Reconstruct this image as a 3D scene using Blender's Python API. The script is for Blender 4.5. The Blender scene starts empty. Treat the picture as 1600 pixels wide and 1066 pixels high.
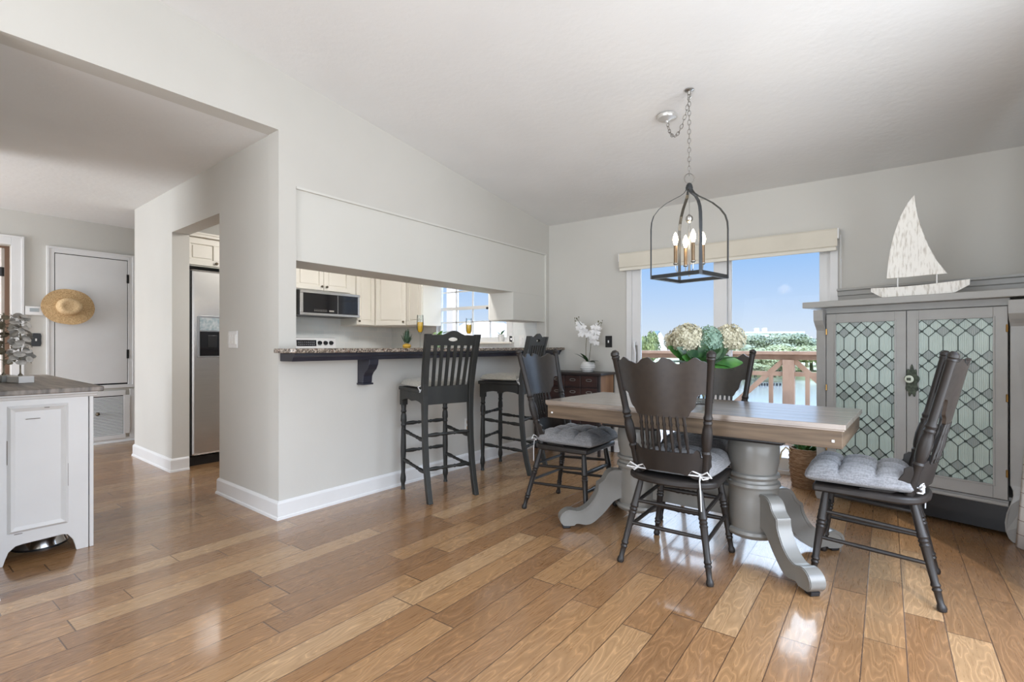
import bpy, bmesh, math, random
from mathutils import Vector, Matrix
random.seed(7)
PI = math.pi
sc = bpy.context.scene
COL = sc.collection

# ------------------------------------------------------------------ camera, sky, sun, daylight, exposure
TH = math.atan(585 / 784.0)
cam_d = bpy.data.cameras.new('camera'); cam = bpy.data.objects.new('camera', cam_d); COL.objects.link(cam)
cam.location = (0, 0, 1.09); cam.rotation_euler = (PI / 2, 0, TH)
cam_d.sensor_width = 36; cam_d.lens = 36 * 784.0 / 1600; cam_d.shift_y = 8.0 / 1600; cam_d.clip_end = 600
sc.camera = cam
sc.view_settings.view_transform = 'Standard'; sc.view_settings.look = 'None'
sc.view_settings.exposure = 0.0; sc.view_settings.gamma = 1.0; sc.view_settings.use_curve_mapping = False
sc.cycles.max_bounces = 10; sc.cycles.diffuse_bounces = 5; sc.cycles.glossy_bounces = 4
sc.cycles.transparent_max_bounces = 12; sc.cycles.sample_clamp_indirect = 6.0
sc.cycles.caustics_reflective = False; sc.cycles.caustics_refractive = False

def lin(c):
    c = c / 255.0
    return c / 12.92 if c <= 0.04045 else ((c + 0.055) / 1.055) ** 2.4
def rgb(r, g, b): return (lin(r), lin(g), lin(b), 1.0)

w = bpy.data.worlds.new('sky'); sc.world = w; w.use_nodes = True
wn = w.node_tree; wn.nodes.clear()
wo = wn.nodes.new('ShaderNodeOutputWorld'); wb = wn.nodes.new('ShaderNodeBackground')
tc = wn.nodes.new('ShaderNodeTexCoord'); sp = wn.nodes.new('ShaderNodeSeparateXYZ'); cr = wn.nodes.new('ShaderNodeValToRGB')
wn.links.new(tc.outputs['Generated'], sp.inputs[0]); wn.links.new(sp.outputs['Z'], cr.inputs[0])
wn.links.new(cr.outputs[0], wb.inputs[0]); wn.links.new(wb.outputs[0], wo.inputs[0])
el = cr.color_ramp.elements
el[0].position = 0.0; el[0].color = rgb(226, 232, 246)
el[1].position = 1.0; el[1].color = rgb(110, 165, 240)
for p_, c_ in ((0.03, rgb(214, 228, 248)), (0.09, rgb(190, 215, 250)), (0.17, rgb(155, 197, 250)), (0.3, rgb(190, 214, 246)), (.5, rgb(232, 240, 250))):
    e_ = el.new(p_); e_.color = c_
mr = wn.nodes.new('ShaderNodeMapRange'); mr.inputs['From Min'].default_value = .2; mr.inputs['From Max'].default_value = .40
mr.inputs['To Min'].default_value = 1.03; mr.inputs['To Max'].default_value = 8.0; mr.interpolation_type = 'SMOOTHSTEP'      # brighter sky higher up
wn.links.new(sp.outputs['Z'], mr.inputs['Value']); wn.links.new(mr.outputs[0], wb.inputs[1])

def sun(rot, e, ang):
    l = bpy.data.lights.new('sun', 'SUN'); l.energy = e; l.angle = ang; l.color = (1, .95, .88)
    o = bpy.data.objects.new('sun', l); COL.objects.link(o); o.rotation_euler = rot; return o
sun((math.radians(42), 0, math.radians(28)), 1.5, math.radians(1.0))       # high sun behind the viewer, roof shades the room

def area_lamp(name, loc, rot, sx, sy, e, colr=(1, 1, 1)):
    l = bpy.data.lights.new(name, 'AREA'); l.shape = 'RECTANGLE'; l.size = sx; l.size_y = sy; l.energy = e; l.color = colr
    o = bpy.data.objects.new(name, l); COL.objects.link(o); o.location = loc; o.rotation_euler = rot; return o
# added area lamps standing in for sky light at unseen openings
area_lamp('rear_fill_lamp', (-1.2, -3.55, 1.30), (PI / 2 + .50, 0, 0), 3.4, 2.3, 172, (.88, .94, 1))  # added lamp behind the viewer, fills the room
area_lamp('right_window_fill', (1.25, 1.45, 1.30), (PI / 2 + .45, 0, PI / 2), 3.0, 2.2, 98, (.88, .94, 1))  # added fill lamp outside the window implied by the curtain
area_lamp('daylight_hall_window', (-6.0, -2.3, 1.3), (PI / 2 + .2, 0, 0), 1.7, 2.0, 125, (.89, .94, 1))
area_lamp('kitchen_fill_lamp', (-3.70, 3.2, 2.40), (0, .55, 0), .35, 1.2, 40, (1, .97, .93))  # added lamp tucked behind the upper panels to brighten the kitchen

def portal(loc, rot, sx, sy):
    o = area_lamp('window_portal', loc, rot, sx, sy, 1); o.data.cycles.is_portal = True
portal((-1.22, 4.97, 1.0), (-PI / 2, 0, 0), 1.8, 2.0); portal((-4.24, 4.96, 1.6), (-PI / 2, 0, 0), 1.25, .9)
portal((-1.2, -3.46, 1.25), (PI / 2, 0, 0), 3.4, 2.3); portal((1.02, 1.43, 1.2), (PI / 2, 0, PI / 2), 3.0, 2.2); portal((-6.0, -2.22, 1.3), (PI / 2, 0, 0), 1.8, 2.0)

# ------------------------------------------------------------------ material helpers
MATS = {}
def newmat(name):
    m = bpy.data.materials.new(name); m.use_nodes = True
    nt = m.node_tree; b = nt.nodes['Principled BSDF']
    MATS[name] = m
    return m, nt, b
def N(nt, t, **kw):
    n = nt.nodes.new(t)
    for k, v in kw.items(): setattr(n, k, v)
    return n
def L(nt, a, b): nt.links.new(a, b)
def objco(nt, scale=(1, 1, 1)):
    t = N(nt, 'ShaderNodeTexCoord'); m = N(nt, 'ShaderNodeMapping'); m.inputs['Scale'].default_value = scale
    L(nt, t.outputs['Object'], m.inputs['Vector']); return m.outputs[0]
def noise(nt, vec, s, det=3, rough=.5, dist=0):
    n = N(nt, 'ShaderNodeTexNoise'); n.inputs['Scale'].default_value = s; n.inputs['Detail'].default_value = det
    n.inputs['Roughness'].default_value = rough; n.inputs['Distortion'].default_value = dist
    L(nt, vec, n.inputs['Vector']); return n.outputs['Fac']
def ramp(nt, fac, stops):
    r = N(nt, 'ShaderNodeValToRGB'); e = r.color_ramp.elements
    e[0].position, e[0].color = stops[0]; e[1].position, e[1].color = stops[-1]
    for p, c in stops[1:-1]:
        x = e.new(p); x.color = c
    L(nt, fac, r.inputs[0]); return r.outputs[0]
def bump(nt, b, h, strength=.3, dist=.01):
    n = N(nt, 'ShaderNodeBump'); n.inputs['Strength'].default_value = strength; n.inputs['Distance'].default_value = dist
    L(nt, h, n.inputs['Height']); L(nt, n.outputs[0], b.inputs['Normal'])
def mat(name, c1, c2=None, s=8, rough=.5, metal=0, bs=0, bd=.003, scale=(1, 1, 1), det=4, coat=0, bscale=None, lo=.35, hi=.65, spec=None):
    m, nt, b = newmat(name)
    v = objco(nt, scale); f = noise(nt, v, s, det)
    L(nt, ramp(nt, f, [(lo, c1), (hi, c2 or c1)]), b.inputs['Base Color'])
    b.inputs['Roughness'].default_value = rough; b.inputs['Metallic'].default_value = metal
    b.inputs['Coat Weight'].default_value = coat
    if spec is not None: b.inputs['Specular IOR Level'].default_value = spec
    if bs:
        bump(nt, b, noise(nt, v, bscale or s * 3, 4), bs, bd)
    return m

wall_m = mat('wall_paint', rgb(203, 201, 195), rgb(208, 206, 200), 1.2, .55, bs=.25, bd=.0015, bscale=45)
soffit_m = mat('panel_paint', rgb(214, 213, 207), rgb(217, 216, 210), 1.2, .5, bs=.1, bd=.001, bscale=40)
ceil_m = mat('ceiling_paint', rgb(226, 226, 225), rgb(230, 230, 229), 2, .8, bs=.6, bd=.003, bscale=26)
trim_m = mat('white_trim_paint', rgb(226, 226, 226), rgb(230, 230, 230), 4, .35)
cab_m = mat('kitchen_cabinet_paint', rgb(232, 228, 218), rgb(236, 232, 223), 3, .4)
white_m = mat('white_gloss', rgb(235, 235, 235), rgb(240, 240, 240), 3, .25)
dark_m = mat('dark_chair_paint', rgb(31, 27, 25), rgb(40, 35, 32), 18, .45, spec=.42, bs=.25, bd=.001, scale=(1, 1, .25), bscale=60)
stool_m = mat('charcoal_stool_paint', rgb(34, 34, 32), rgb(43, 43, 40), 14, .45, spec=.4, bs=.3, bd=.001, scale=(1, 1, .2), bscale=60)
navy_m = mat('navy_black_paint', rgb(42, 42, 52), rgb(50, 50, 60), 10, .35)
black_m = mat('black_plastic', rgb(24, 24, 26), rgb(30, 30, 32), 10, .35)
gloss_black = mat('black_glass', rgb(26, 26, 30), rgb(30, 30, 34), 10, .08)
greybase_m = mat('grey_pedestal_paint', rgb(122, 120, 115), rgb(129, 127, 122), 6, .30, bs=.1, bd=.001)
armoire_m = mat('taupe_grey_paint', rgb(156, 155, 152), rgb(162, 161, 158), 6, .38, bs=.12, bd=.001)
metal_m = mat('brushed_nickel', rgb(170, 168, 164), rgb(185, 183, 178), 20, .3, metal=1)
chain_m = mat('aged_chain_metal', rgb(140, 136, 130), rgb(160, 156, 150), 20, .4, metal=.8)
lantern_m = mat('dark_lantern_iron', rgb(52, 54, 56), rgb(60, 62, 64), 20, .4, metal=.4)
brass_m = mat('antique_brass', rgb(170, 130, 75), rgb(190, 150, 90), 20, .35, metal=1)
candle_m = mat('bronze_candle_sleeve', rgb(120, 100, 78), rgb(135, 112, 86), 20, .35, metal=.6)
knob_m = mat('dark_bronze_knob', rgb(90, 82, 70), rgb(120, 110, 95), 30, .3, metal=.9)
escut_m = mat('verdigris_escutcheon', rgb(48, 54, 46), rgb(82, 88, 74), 60, .45, metal=.5)
rope_m = mat('cotton_tie', rgb(200, 200, 200), rgb(216, 216, 216), 80, .9)
leaf_m = mat('green_leaf', rgb(44, 92, 38), rgb(76, 124, 54), 25, .4)
darkleaf_m = mat('dark_leaf', rgb(34, 60, 40), rgb(58, 92, 52), 25, .35)
petal_m = mat('white_petal', rgb(242, 242, 242), rgb(248, 248, 248), 20, .6)
stem_m = mat('plant_stem', rgb(92, 90, 62), rgb(112, 108, 78), 25, .6)
hyd_m = mat('cream_hydrangea', rgb(158, 152, 124), rgb(206, 201, 178), 30, .8)
hyd2_m = mat('teal_green_flower', rgb(98, 128, 110), rgb(146, 172, 154), 40, .8)
ceramic_m = mat('white_ceramic', rgb(230, 230, 228), rgb(236, 236, 234), 6, .25)
boatw_m = mat('whitewashed_wood', rgb(196, 190, 180), rgb(238, 236, 230), 14, .75, scale=(6, 1, 1.2), det=6, bs=.3, bd=.002, lo=.3, hi=.5)
straw_m = mat('woven_straw', rgb(176, 142, 98), rgb(214, 184, 140), 90, .85, bs=.8, bd=.003, bscale=120)
basket_m = mat('seagrass_basket', rgb(130, 98, 72), rgb(176, 146, 116), 30, .9, scale=(1, 1, 6), bs=1, bd=.006, bscale=40)
juice_m = mat('orange_juice', rgb(236, 178, 30), rgb(240, 186, 40), 5, .2)
pine_m = mat('pineapple_base', rgb(220, 168, 60), rgb(236, 190, 80), 60, .6)
red_m = mat('deck_stain', rgb(144, 112, 90), rgb(158, 126, 103), 12, .7, scale=(1, 1, .3))
water_m = None
roof_m = mat('slate_blue_roof', rgb(84, 102, 120), rgb(96, 114, 132), 4, .7)
sidingw_m = mat('white_siding', rgb(214, 212, 208), rgb(222, 220, 216), 4, .7)
bush_m = mat('shrub_green', rgb(78, 90, 58), rgb(130, 136, 84), 2.5, .8)
mang_m = mat('mangrove_green', rgb(122, 126, 90), rgb(152, 155, 114), .8, .85)
mangd_m = mat('grey_green_tree', rgb(120, 128, 106), rgb(148, 153, 130), .8, .85)
lawn_m = mat('lawn_grass', rgb(148, 152, 112), rgb(168, 170, 132), .4, .9)
far_m = mat('pale_distant_wall', rgb(200, 205, 205), rgb(210, 214, 214), .2, .9)
chestd_m = mat('dark_mahogany', rgb(42, 27, 26), rgb(66, 42, 37), 14, .35, scale=(.3, 1, 1), det=6)
chests_m = mat('reclaimed_wood_side', rgb(126, 90, 66), rgb(172, 132, 98), 9, .6, scale=(1, 1, .12), det=6)
chestf_m = mat('dark_chest_frame', rgb(38, 32, 32), rgb(50, 42, 42), 10, .4)
metleaf_m = mat('antique_metal_leaf', rgb(112, 104, 88), rgb(150, 142, 124), 30, .45, metal=.6)
silverleaf_m = mat('pale_metal_leaf', rgb(176, 172, 166), rgb(222, 220, 216), 26, .4, metal=.3)
shade_m = mat('roller_shade_cloth', rgb(214, 208, 194), rgb(220, 214, 200), 4, .8, bs=.2, bd=.001, bscale=200)
steel_m = None

def steel():
    m, nt, b = newmat('stainless_steel')
    v = objco(nt, (1, 1, 60)); f = noise(nt, v, 3, 2)
    L(nt, ramp(nt, f, [(.2, rgb(196, 194, 193)), (.8, rgb(206, 204, 203))]), b.inputs['Base Color'])
    b.inputs['Metallic'].default_value = .85; b.inputs['Roughness'].default_value = .26
    b.inputs['Anisotropic'].default_value = .5
    return m
steel_m = steel()

def floor_material():
    m, nt, b = newmat('oak_plank_floor')
    t = N(nt, 'ShaderNodeTexCoord'); s = N(nt, 'ShaderNodeSeparateXYZ'); L(nt, t.outputs['Object'], s.inputs[0])
    def M(op, a, bb=None, c=None):
        n = N(nt, 'ShaderNodeMath', operation=op)
        for i, v in enumerate((a, bb, c)):
            if v is None: continue
            if isinstance(v, (int, float)): n.inputs[i].default_value = v
            else: L(nt, v, n.inputs[i])
        return n.outputs[0]
    W = .127
    xs = M('DIVIDE', M('ADD', s.outputs['X'], 20 * W + .0698), W)
    row = M('FLOOR', xs); fx = M('FRACT', xs)
    wn_ = N(nt, 'ShaderNodeTexWhiteNoise', noise_dimensions='1D'); L(nt, row, wn_.inputs['W'])
    rr = wn_.outputs['Value']
    ln = M('ADD', M('MULTIPLY', rr, .55), .62)
    ys = M('DIVIDE', M('ADD', M('ADD', s.outputs['Y'], 30), M('MULTIPLY', rr, 7.3)), ln)
    idx = M('FLOOR', ys); fy = M('FRACT', ys)
    cv = N(nt, 'ShaderNodeCombineXYZ'); L(nt, row, cv.inputs[0]); L(nt, idx, cv.inputs[1])
    w2 = N(nt, 'ShaderNodeTexWhiteNoise', noise_dimensions='2D'); L(nt, cv.outputs[0], w2.inputs['Vector'])
    tone = w2.outputs['Value']
    base = ramp(nt, tone, [(0, rgb(132, 97, 65)), (.35, rgb(145, 108, 73)), (.65, rgb(154, 117, 80)), (.88, rgb(162, 127, 90)), (1, rgb(171, 138, 102))])
    # grain: contours of a stretched noise, different on each board
    off = N(nt, 'ShaderNodeVectorMath', operation='SCALE'); L(nt, w2.outputs['Color'], off.inputs[0]); off.inputs['Scale'].default_value = 40
    add = N(nt, 'ShaderNodeVectorMath', operation='ADD'); L(nt, t.outputs['Object'], add.inputs[0]); L(nt, off.outputs[0], add.inputs[1])
    mp = N(nt, 'ShaderNodeMapping'); mp.inputs['Scale'].default_value = (7.0, 1.5, 1); L(nt, add.outputs[0], mp.inputs['Vector'])
    nz = noise(nt, mp.outputs[0], 1.5, 2, .5, .25)
    rings = M('FRACT', M('MULTIPLY', nz, 15))
    rings = M('ABSOLUTE', M('SUBTRACT', rings, .5))
    mp2 = N(nt, 'ShaderNodeMapping'); mp2.inputs['Scale'].default_value = (40, 2.2, 1); L(nt, add.outputs[0], mp2.inputs['Vector'])
    fine = noise(nt, mp2.outputs[0], 4, 4, .65)
    g1 = ramp(nt, rings, [(0, (1.38, 1.38, 1.38, 1)), (.10, (1.04, 1.04, 1.04, 1)), (.3, (.97, .97, .96, 1)), (.5, (.86, .84, .82, 1))])
    g2 = ramp(nt, fine, [(.36, (.95, .945, .94, 1)), (.7, (1.04, 1.04, 1.04, 1))])
    mx = N(nt, 'ShaderNodeMix', data_type='RGBA', blend_type='MULTIPLY'); mx.inputs[0].default_value = 1
    L(nt, base, mx.inputs[6]); L(nt, g1, mx.inputs[7])
    mx2 = N(nt, 'ShaderNodeMix', data_type='RGBA', blend_type='MULTIPLY'); mx2.inputs[0].default_value = 1
    L(nt, mx.outputs[2], mx2.inputs[6]); L(nt, g2, mx2.inputs[7])
    ex = M('MINIMUM', fx, M('SUBTRACT', 1, fx)); ey = M('MULTIPLY', M('MINIMUM', fy, M('SUBTRACT', 1, fy)), 5)
    edge = M('MINIMUM', ex, ey)
    gap = N(nt, 'ShaderNodeMapRange'); gap.inputs['From Min'].default_value = .006; gap.inputs['From Max'].default_value = .02; L(nt, edge, gap.inputs['Value'])
    mx3 = N(nt, 'ShaderNodeMix', data_type='RGBA'); L(nt, gap.outputs[0], mx3.inputs[0]); mx3.inputs[6].default_value = rgb(84, 60, 42)
    L(nt, mx2.outputs[2], mx3.inputs[7]); L(nt, mx3.outputs[2], b.inputs['Base Color'])
    b.inputs['Roughness'].default_value = .3
    L(nt, ramp(nt, fine, [(.3, (.24, .24, .24, 1)), (.7, (.38, .38, .38, 1))]), b.inputs['Roughness'])
    h = M('ADD', M('ADD', M('MULTIPLY', rings, .35), M('MULTIPLY', fine, .12)), M('MULTIPLY', gap.outputs[0], 1.2))
    lowm = noise(nt, mp.outputs[0], .9, 1)
    h = M('ADD', h, M('MULTIPLY', lowm, 1.5))
    bump(nt, b, h, .5, .0016)
    b.inputs['Coat Weight'].default_value = .55; b.inputs['Coat Roughness'].default_value = .1; b.inputs['Coat IOR'].default_value = 1.6
    return m
floor_m = floor_material()

def plank_top():
    m, nt, b = newmat('weathered_table_planks')
    v = objco(nt, (1, 14, 6)); f = noise(nt, v, 2.2, 6, .6)
    c = ramp(nt, f, [(.25, rgb(78, 70, 64)), (.42, rgb(122, 108, 96)), (.6, rgb(146, 132, 118)), (.8, rgb(172, 162, 152))])
    L(nt, c, b.inputs['Base Color']); b.inputs['Roughness'].default_value = .3; bump(nt, b, f, .4, .002)
    b.inputs['Coat Weight'].default_value = 1; b.inputs['Coat Roughness'].default_value = .2; b.inputs['Coat IOR'].default_value = 1.9
    return m
tabletop_m = plank_top()
apron_m = mat('brown_table_edge', rgb(82, 67, 52), rgb(110, 92, 73), 3, .5, scale=(1, 1, 14), det=6, bs=.2, bd=.001)
consoletop_m = mat('weathered_console_top', rgb(96, 88, 82), rgb(146, 136, 126), 2.5, .4, scale=(1, 12, 4), det=6, bs=.2, bd=.001)

def granite():
    m, nt, b = newmat('speckled_granite')
    v = objco(nt); vo = N(nt, 'ShaderNodeTexVoronoi'); vo.inputs['Scale'].default_value = 110; L(nt, v, vo.inputs['Vector'])
    s = N(nt, 'ShaderNodeSeparateColor'); L(nt, vo.outputs['Color'], s.inputs[0])
    L(nt, ramp(nt, s.outputs[0], [(0, rgb(52, 48, 46)), (.3, rgb(112, 100, 90)), (.6, rgb(150, 138, 124)), (.85, rgb(190, 180, 168)), (1, rgb(120, 84, 66))]), b.inputs['Base Color'])
    b.inputs['Roughness'].default_value = .15
    return m
granite_m = granite()

def tiles():
    m, nt, b = newmat('subway_tiles')
    t = N(nt, 'ShaderNodeTexCoord'); s = N(nt, 'ShaderNodeSeparateXYZ'); L(nt, t.outputs['Object'], s.inputs[0])
    a = N(nt, 'ShaderNodeMath', operation='ADD'); L(nt, s.outputs['X'], a.inputs[0]); L(nt, s.outputs['Y'], a.inputs[1])
    c = N(nt, 'ShaderNodeCombineXYZ'); L(nt, a.outputs[0], c.inputs[0]); L(nt, s.outputs['Z'], c.inputs[1])
    br = N(nt, 'ShaderNodeTexBrick'); br.inputs['Scale'].default_value = 1; br.inputs['Brick Width'].default_value = .152; br.inputs['Row Height'].default_value = .076
    br.inputs['Mortar Size'].default_value = .003; br.inputs['Color1'].default_value = rgb(222, 226, 226); br.inputs['Color2'].default_value = rgb(229, 232, 231)
    br.inputs['Mortar'].default_value = rgb(232, 232, 230); L(nt, c.outputs[0], br.inputs['Vector'])
    L(nt, br.outputs['Color'], b.inputs['Base Color']); b.inputs['Roughness'].default_value = .1
    bump(nt, b, br.outputs['Fac'], -.4, .002)
    return m
tile_m = tiles()

def fabric(name, c1, c2, s=320):
    m, nt, b = newmat(name)
    v = objco(nt); a = noise(nt, objco(nt, (1, .12, 1)), s, 2); c = noise(nt, objco(nt, (.12, 1, 1)), s, 2)
    ad = N(nt, 'ShaderNodeMath', operation='ADD'); L(nt, a, ad.inputs[0]); L(nt, c, ad.inputs[1])
    hf = N(nt, 'ShaderNodeMath', operation='MULTIPLY'); L(nt, ad.outputs[0], hf.inputs[0]); hf.inputs[1].default_value = .5
    L(nt, ramp(nt, hf.outputs[0], [(.4, c1), (.6, c2)]), b.inputs['Base Color'])
    b.inputs['Roughness'].default_value = .95; b.inputs['Sheen Weight'].default_value = .2
    bump(nt, b, hf.outputs[0], .4, .0015)
    return m
cushion_m = fabric('grey_linen', rgb(116, 116, 118), rgb(142, 142, 144), 160)
beigecush_m = fabric('beige_linen', rgb(158, 154, 144), rgb(186, 182, 172))
pillowback_m = None

def glassmat(name, tint=(1, 1, 1, 1), ior=1.10):
    m, nt, b = newmat(name); nt.nodes.remove(b)
    o = nt.nodes['Material Output']; t = N(nt, 'ShaderNodeBsdfTransparent'); t.inputs[0].default_value = tint
    g = N(nt, 'ShaderNodeBsdfGlossy'); g.inputs['Roughness'].default_value = .02
    f = N(nt, 'ShaderNodeFresnel'); f.inputs['IOR'].default_value = ior
    mx = N(nt, 'ShaderNodeMixShader'); L(nt, f.outputs[0], mx.inputs[0]); L(nt, t.outputs[0], mx.inputs[1]); L(nt, g.outputs[0], mx.inputs[2])
    L(nt, mx.outputs[0], o.inputs['Surface'])
    return m
pane_m = glassmat('window_glass', (.97, .985, .98, 1))
vase_m = glassmat('clear_glass', (.94, .96, .96, 1), 1.22)

def leadglass(name, c, rough):
    m, nt, b = newmat(name)
    v = objco(nt, (1, 1, 1)); wv = N(nt, 'ShaderNodeTexWave', bands_direction='X'); wv.inputs['Scale'].default_value = 38; wv.inputs['Distortion'].default_value = .6
    L(nt, v, wv.inputs['Vector'])
    big = noise(nt, v, 5, 3)
    mx = N(nt, 'ShaderNodeMix', data_type='RGBA', blend_type='MULTIPLY'); mx.inputs[0].default_value = .7
    L(nt, ramp(nt, big, [(.3, tuple(x * .85 for x in c[:3]) + (1,)), (.7, c)]), mx.inputs[6])
    L(nt, ramp(nt, wv.outputs['Fac'], [(0, (.86, .88, .87, 1)), (1, (1.05, 1.05, 1.05, 1))]), mx.inputs[7])
    L(nt, mx.outputs[2], b.inputs['Base Color'])
    b.inputs['Roughness'].default_value = rough; bump(nt, b, wv.outputs['Fac'], .5, .002); b.inputs['Coat Weight'].default_value = .4
    return m
lg_m = leadglass('pale_green_reeded_glass', rgb(178, 194, 186), .22)
lgd_m = leadglass('smoky_grey_glass', rgb(142, 152, 148), .22)
came_m = mat('lead_came', rgb(62, 72, 68), rgb(76, 86, 80), 40, .4, metal=.5)

def emis(name, c, s):
    m, nt, b = newmat(name)
    L(nt, ramp(nt, noise(nt, objco(nt), 4, 1), [(.4, c), (.6, c)]), b.inputs['Emission Color'])
    b.inputs['Emission Strength'].default_value = s; b.inputs['Base Color'].default_value = c
    return m
bulb_m = emis('lit_bulb', (1, .86, .62, 1), 9)

def plaid():
    m, nt, b = newmat('white_plaid_curtain')
    t = N(nt, 'ShaderNodeTexCoord'); s = N(nt, 'ShaderNodeSeparateXYZ'); L(nt, t.outputs['Object'], s.inputs[0])
    outs = []
    for ax in ('Y', 'Z'):
        a = N(nt, 'ShaderNodeMath', operation='DIVIDE'); L(nt, s.outputs[ax], a.inputs[0]); a.inputs[1].default_value = .075
        f = N(nt, 'ShaderNodeMath', operation='FRACT'); L(nt, a.outputs[0], f.inputs[0])
        g = N(nt, 'ShaderNodeMath', operation='LESS_THAN'); L(nt, f.outputs[0], g.inputs[0]); g.inputs[1].default_value = .05
        outs.append(g.outputs[0])
    mxx = N(nt, 'ShaderNodeMath', operation='MAXIMUM'); L(nt, outs[0], mxx.inputs[0]); L(nt, outs[1], mxx.inputs[1])
    L(nt, ramp(nt, mxx.outputs[0], [(0, rgb(228, 226, 224)), (1, rgb(160, 140, 140))]), b.inputs['Base Color']); b.inputs['Roughness'].default_value = .9
    return m
curtain_m = plaid()

def watermat():
    m, nt, b = newmat('lagoon_water')
    v = objco(nt); b.inputs['Base Color'].default_value = rgb(238, 238, 236); b.inputs['Metallic'].default_value = .9; b.inputs['Roughness'].default_value = .17
    b.inputs['Specular IOR Level'].default_value = 1.0
    bump(nt, b, noise(nt, v, 1.2, 3), .03, .02); return m
water_m = watermat()
deckf_m = mat('deck_boards', rgb(176, 158, 142), rgb(196, 178, 160), 2, .8, scale=(1, 12, 1))

# ------------------------------------------------------------------ mesh helpers
def BM(): return bmesh.new()
def box(bm, a, b, m=None):
    (x0, y0, z0), (x1, y1, z1) = a, b
    vs = [Vector(p) for p in ((x0,y0,z0),(x1,y0,z0),(x1,y1,z0),(x0,y1,z0),(x0,y0,z1),(x1,y0,z1),(x1,y1,z1),(x0,y1,z1))]
    if m is not None: vs = [m @ v for v in vs]
    v = [bm.verts.new(p) for p in vs]
    for f in ((3,2,1,0),(4,5,6,7),(0,1,5,4),(1,2,6,5),(2,3,7,6),(3,0,4,7)): bm.faces.new([v[i] for i in f])
def prism(bm, pts, h0, h1, fn):
    """pts: 2D outline; fn(u, v, h) -> 3D point; extruded between h0 and h1"""
    a = [bm.verts.new(fn(u, v, h0)) for u, v in pts]; b = [bm.verts.new(fn(u, v, h1)) for u, v in pts]
    n = len(pts)
    bm.faces.new(a[::-1]); bm.faces.new(b)
    for i in range(n): bm.faces.new((a[i], a[(i + 1) % n], b[(i + 1) % n], b[i]))
def ring_loft(bm, rings, closed=False, caps=True):
    vr = [[bm.verts.new(p) for p in r] for r in rings]
    n = len(vr[0]); m = len(vr)
    for j in range(m if closed else m - 1):
        for i in range(n):
            bm.faces.new((vr[j][i], vr[j][(i + 1) % n], vr[(j + 1) % m][(i + 1) % n], vr[(j + 1) % m][i]))
    if caps and not closed:
        bm.faces.new(vr[0][::-1]); bm.faces.new(vr[-1])
def frame(d):
    d = d.normalized(); up = Vector((0, 0, 1)) if abs(d.z) < .95 else Vector((0, 1, 0))
    a = d.cross(up).normalized(); return a, a.cross(d).normalized()
def turned(bm, p0, p1, prof, n=12):
    """lathe along the segment p0->p1; prof: (t along 0..1, radius)"""
    p0, p1 = Vector(p0), Vector(p1); a, b = frame(p1 - p0)
    ring_loft(bm, [[p0 + (p1 - p0) * t + (a * math.cos(k * 2 * PI / n) + b * math.sin(k * 2 * PI / n)) * r for k in range(n)] for t, r in prof])
def lathe(bm, prof, c=(0, 0, 0), n=24):
    c = Vector(c)
    ring_loft(bm, [[c + Vector((math.cos(k * 2 * PI / n) * r, math.sin(k * 2 * PI / n) * r, z)) for k in range(n)] for r, z in prof])
def tube(bm, pts, r, n=8, closed=False):
    pts = [Vector(p) for p in pts]; rings = []
    a = None
    for i, p in enumerate(pts):
        if closed: d = pts[(i + 1) % len(pts)] - pts[i - 1]
        else: d = pts[min(i + 1, len(pts) - 1)] - pts[max(i - 1, 0)]
        d.normalize()
        if a is None: a, b = frame(d)
        else:
            a = (a - d * a.dot(d)).normalized(); b = a.cross(d).normalized()
        rr = r[i] if isinstance(r, (list, tuple)) else r
        rings.append([p + (a * math.cos(k * 2 * PI / n) + b * math.sin(k * 2 * PI / n)) * rr for k in range(n)])
    ring_loft(bm, rings, closed)
def ball(bm, c, r, u=12, v=8, sc_=(1, 1, 1)):
    bmesh.ops.create_uvsphere(bm, u_segments=u, v_segments=v, radius=r, matrix=Matrix.Translation(c) @ Matrix.Diagonal((*sc_, 1)))
def quad(bm, ps):
    bm.faces.new([bm.verts.new(p) for p in ps])
def obj(name, bm, m, parent=None, bev=0, smooth=False, ang=35, loc=None, label=None):
    me = bpy.data.meshes.new(name)
    bmesh.ops.recalc_face_normals(bm, faces=bm.faces[:])
    bm.to_mesh(me); bm.free()
    for k in (m if isinstance(m, (list, tuple)) else [m]): me.materials.append(k)
    o = bpy.data.objects.new(name, me); COL.objects.link(o)
    if parent: o.parent = parent
    if loc: o.location = loc
    if smooth:
        me.shade_smooth()
        try: me.set_sharp_from_angle(angle=math.radians(ang))
        except Exception: pass
    if bev:
        bv = o.modifiers.new('bevel', 'BEVEL'); bv.width = bev; bv.segments = 2; bv.limit_method = 'ANGLE'; bv.angle_limit = math.radians(40)
    if label: o['label'] = label
    return o
def tag(o, label, cat, group=None, kind=None):
    o['label'] = label; o['category'] = cat
    if group: o['group'] = group
    if kind: o['kind'] = kind
    return o
def thing(name, label, cat, loc=(0, 0, 0), rz=0, group=None):
    o = bpy.data.objects.new(name, None); COL.objects.link(o); o.location = loc; o.rotation_euler = (0, 0, rz)
    o.empty_display_size = .1
    return tag(o, label, cat, group)
def struct(name, bm, m, parent=None, **kw):
    o = obj(name, bm, m, parent, **kw)
    if not parent: o['kind'] = 'structure'
    return o
def kids(o): return [c for c in bpy.data.objects if c.parent == o]
def copy_tree(o, parent=None):
    c = o.copy(); COL.objects.link(c)
    if parent: c.parent = parent
    for ch in kids(o): copy_tree(ch, c)
    return c
def B(a, b): 
    bm = BM(); box(bm, a, b); return bm
def BX(*bs):
    bm = BM()
    for a, b in bs: box(bm, a, b)
    return bm
FAR = 2.45
XA, YB, XC = -3.06, 4.80, .86
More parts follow.
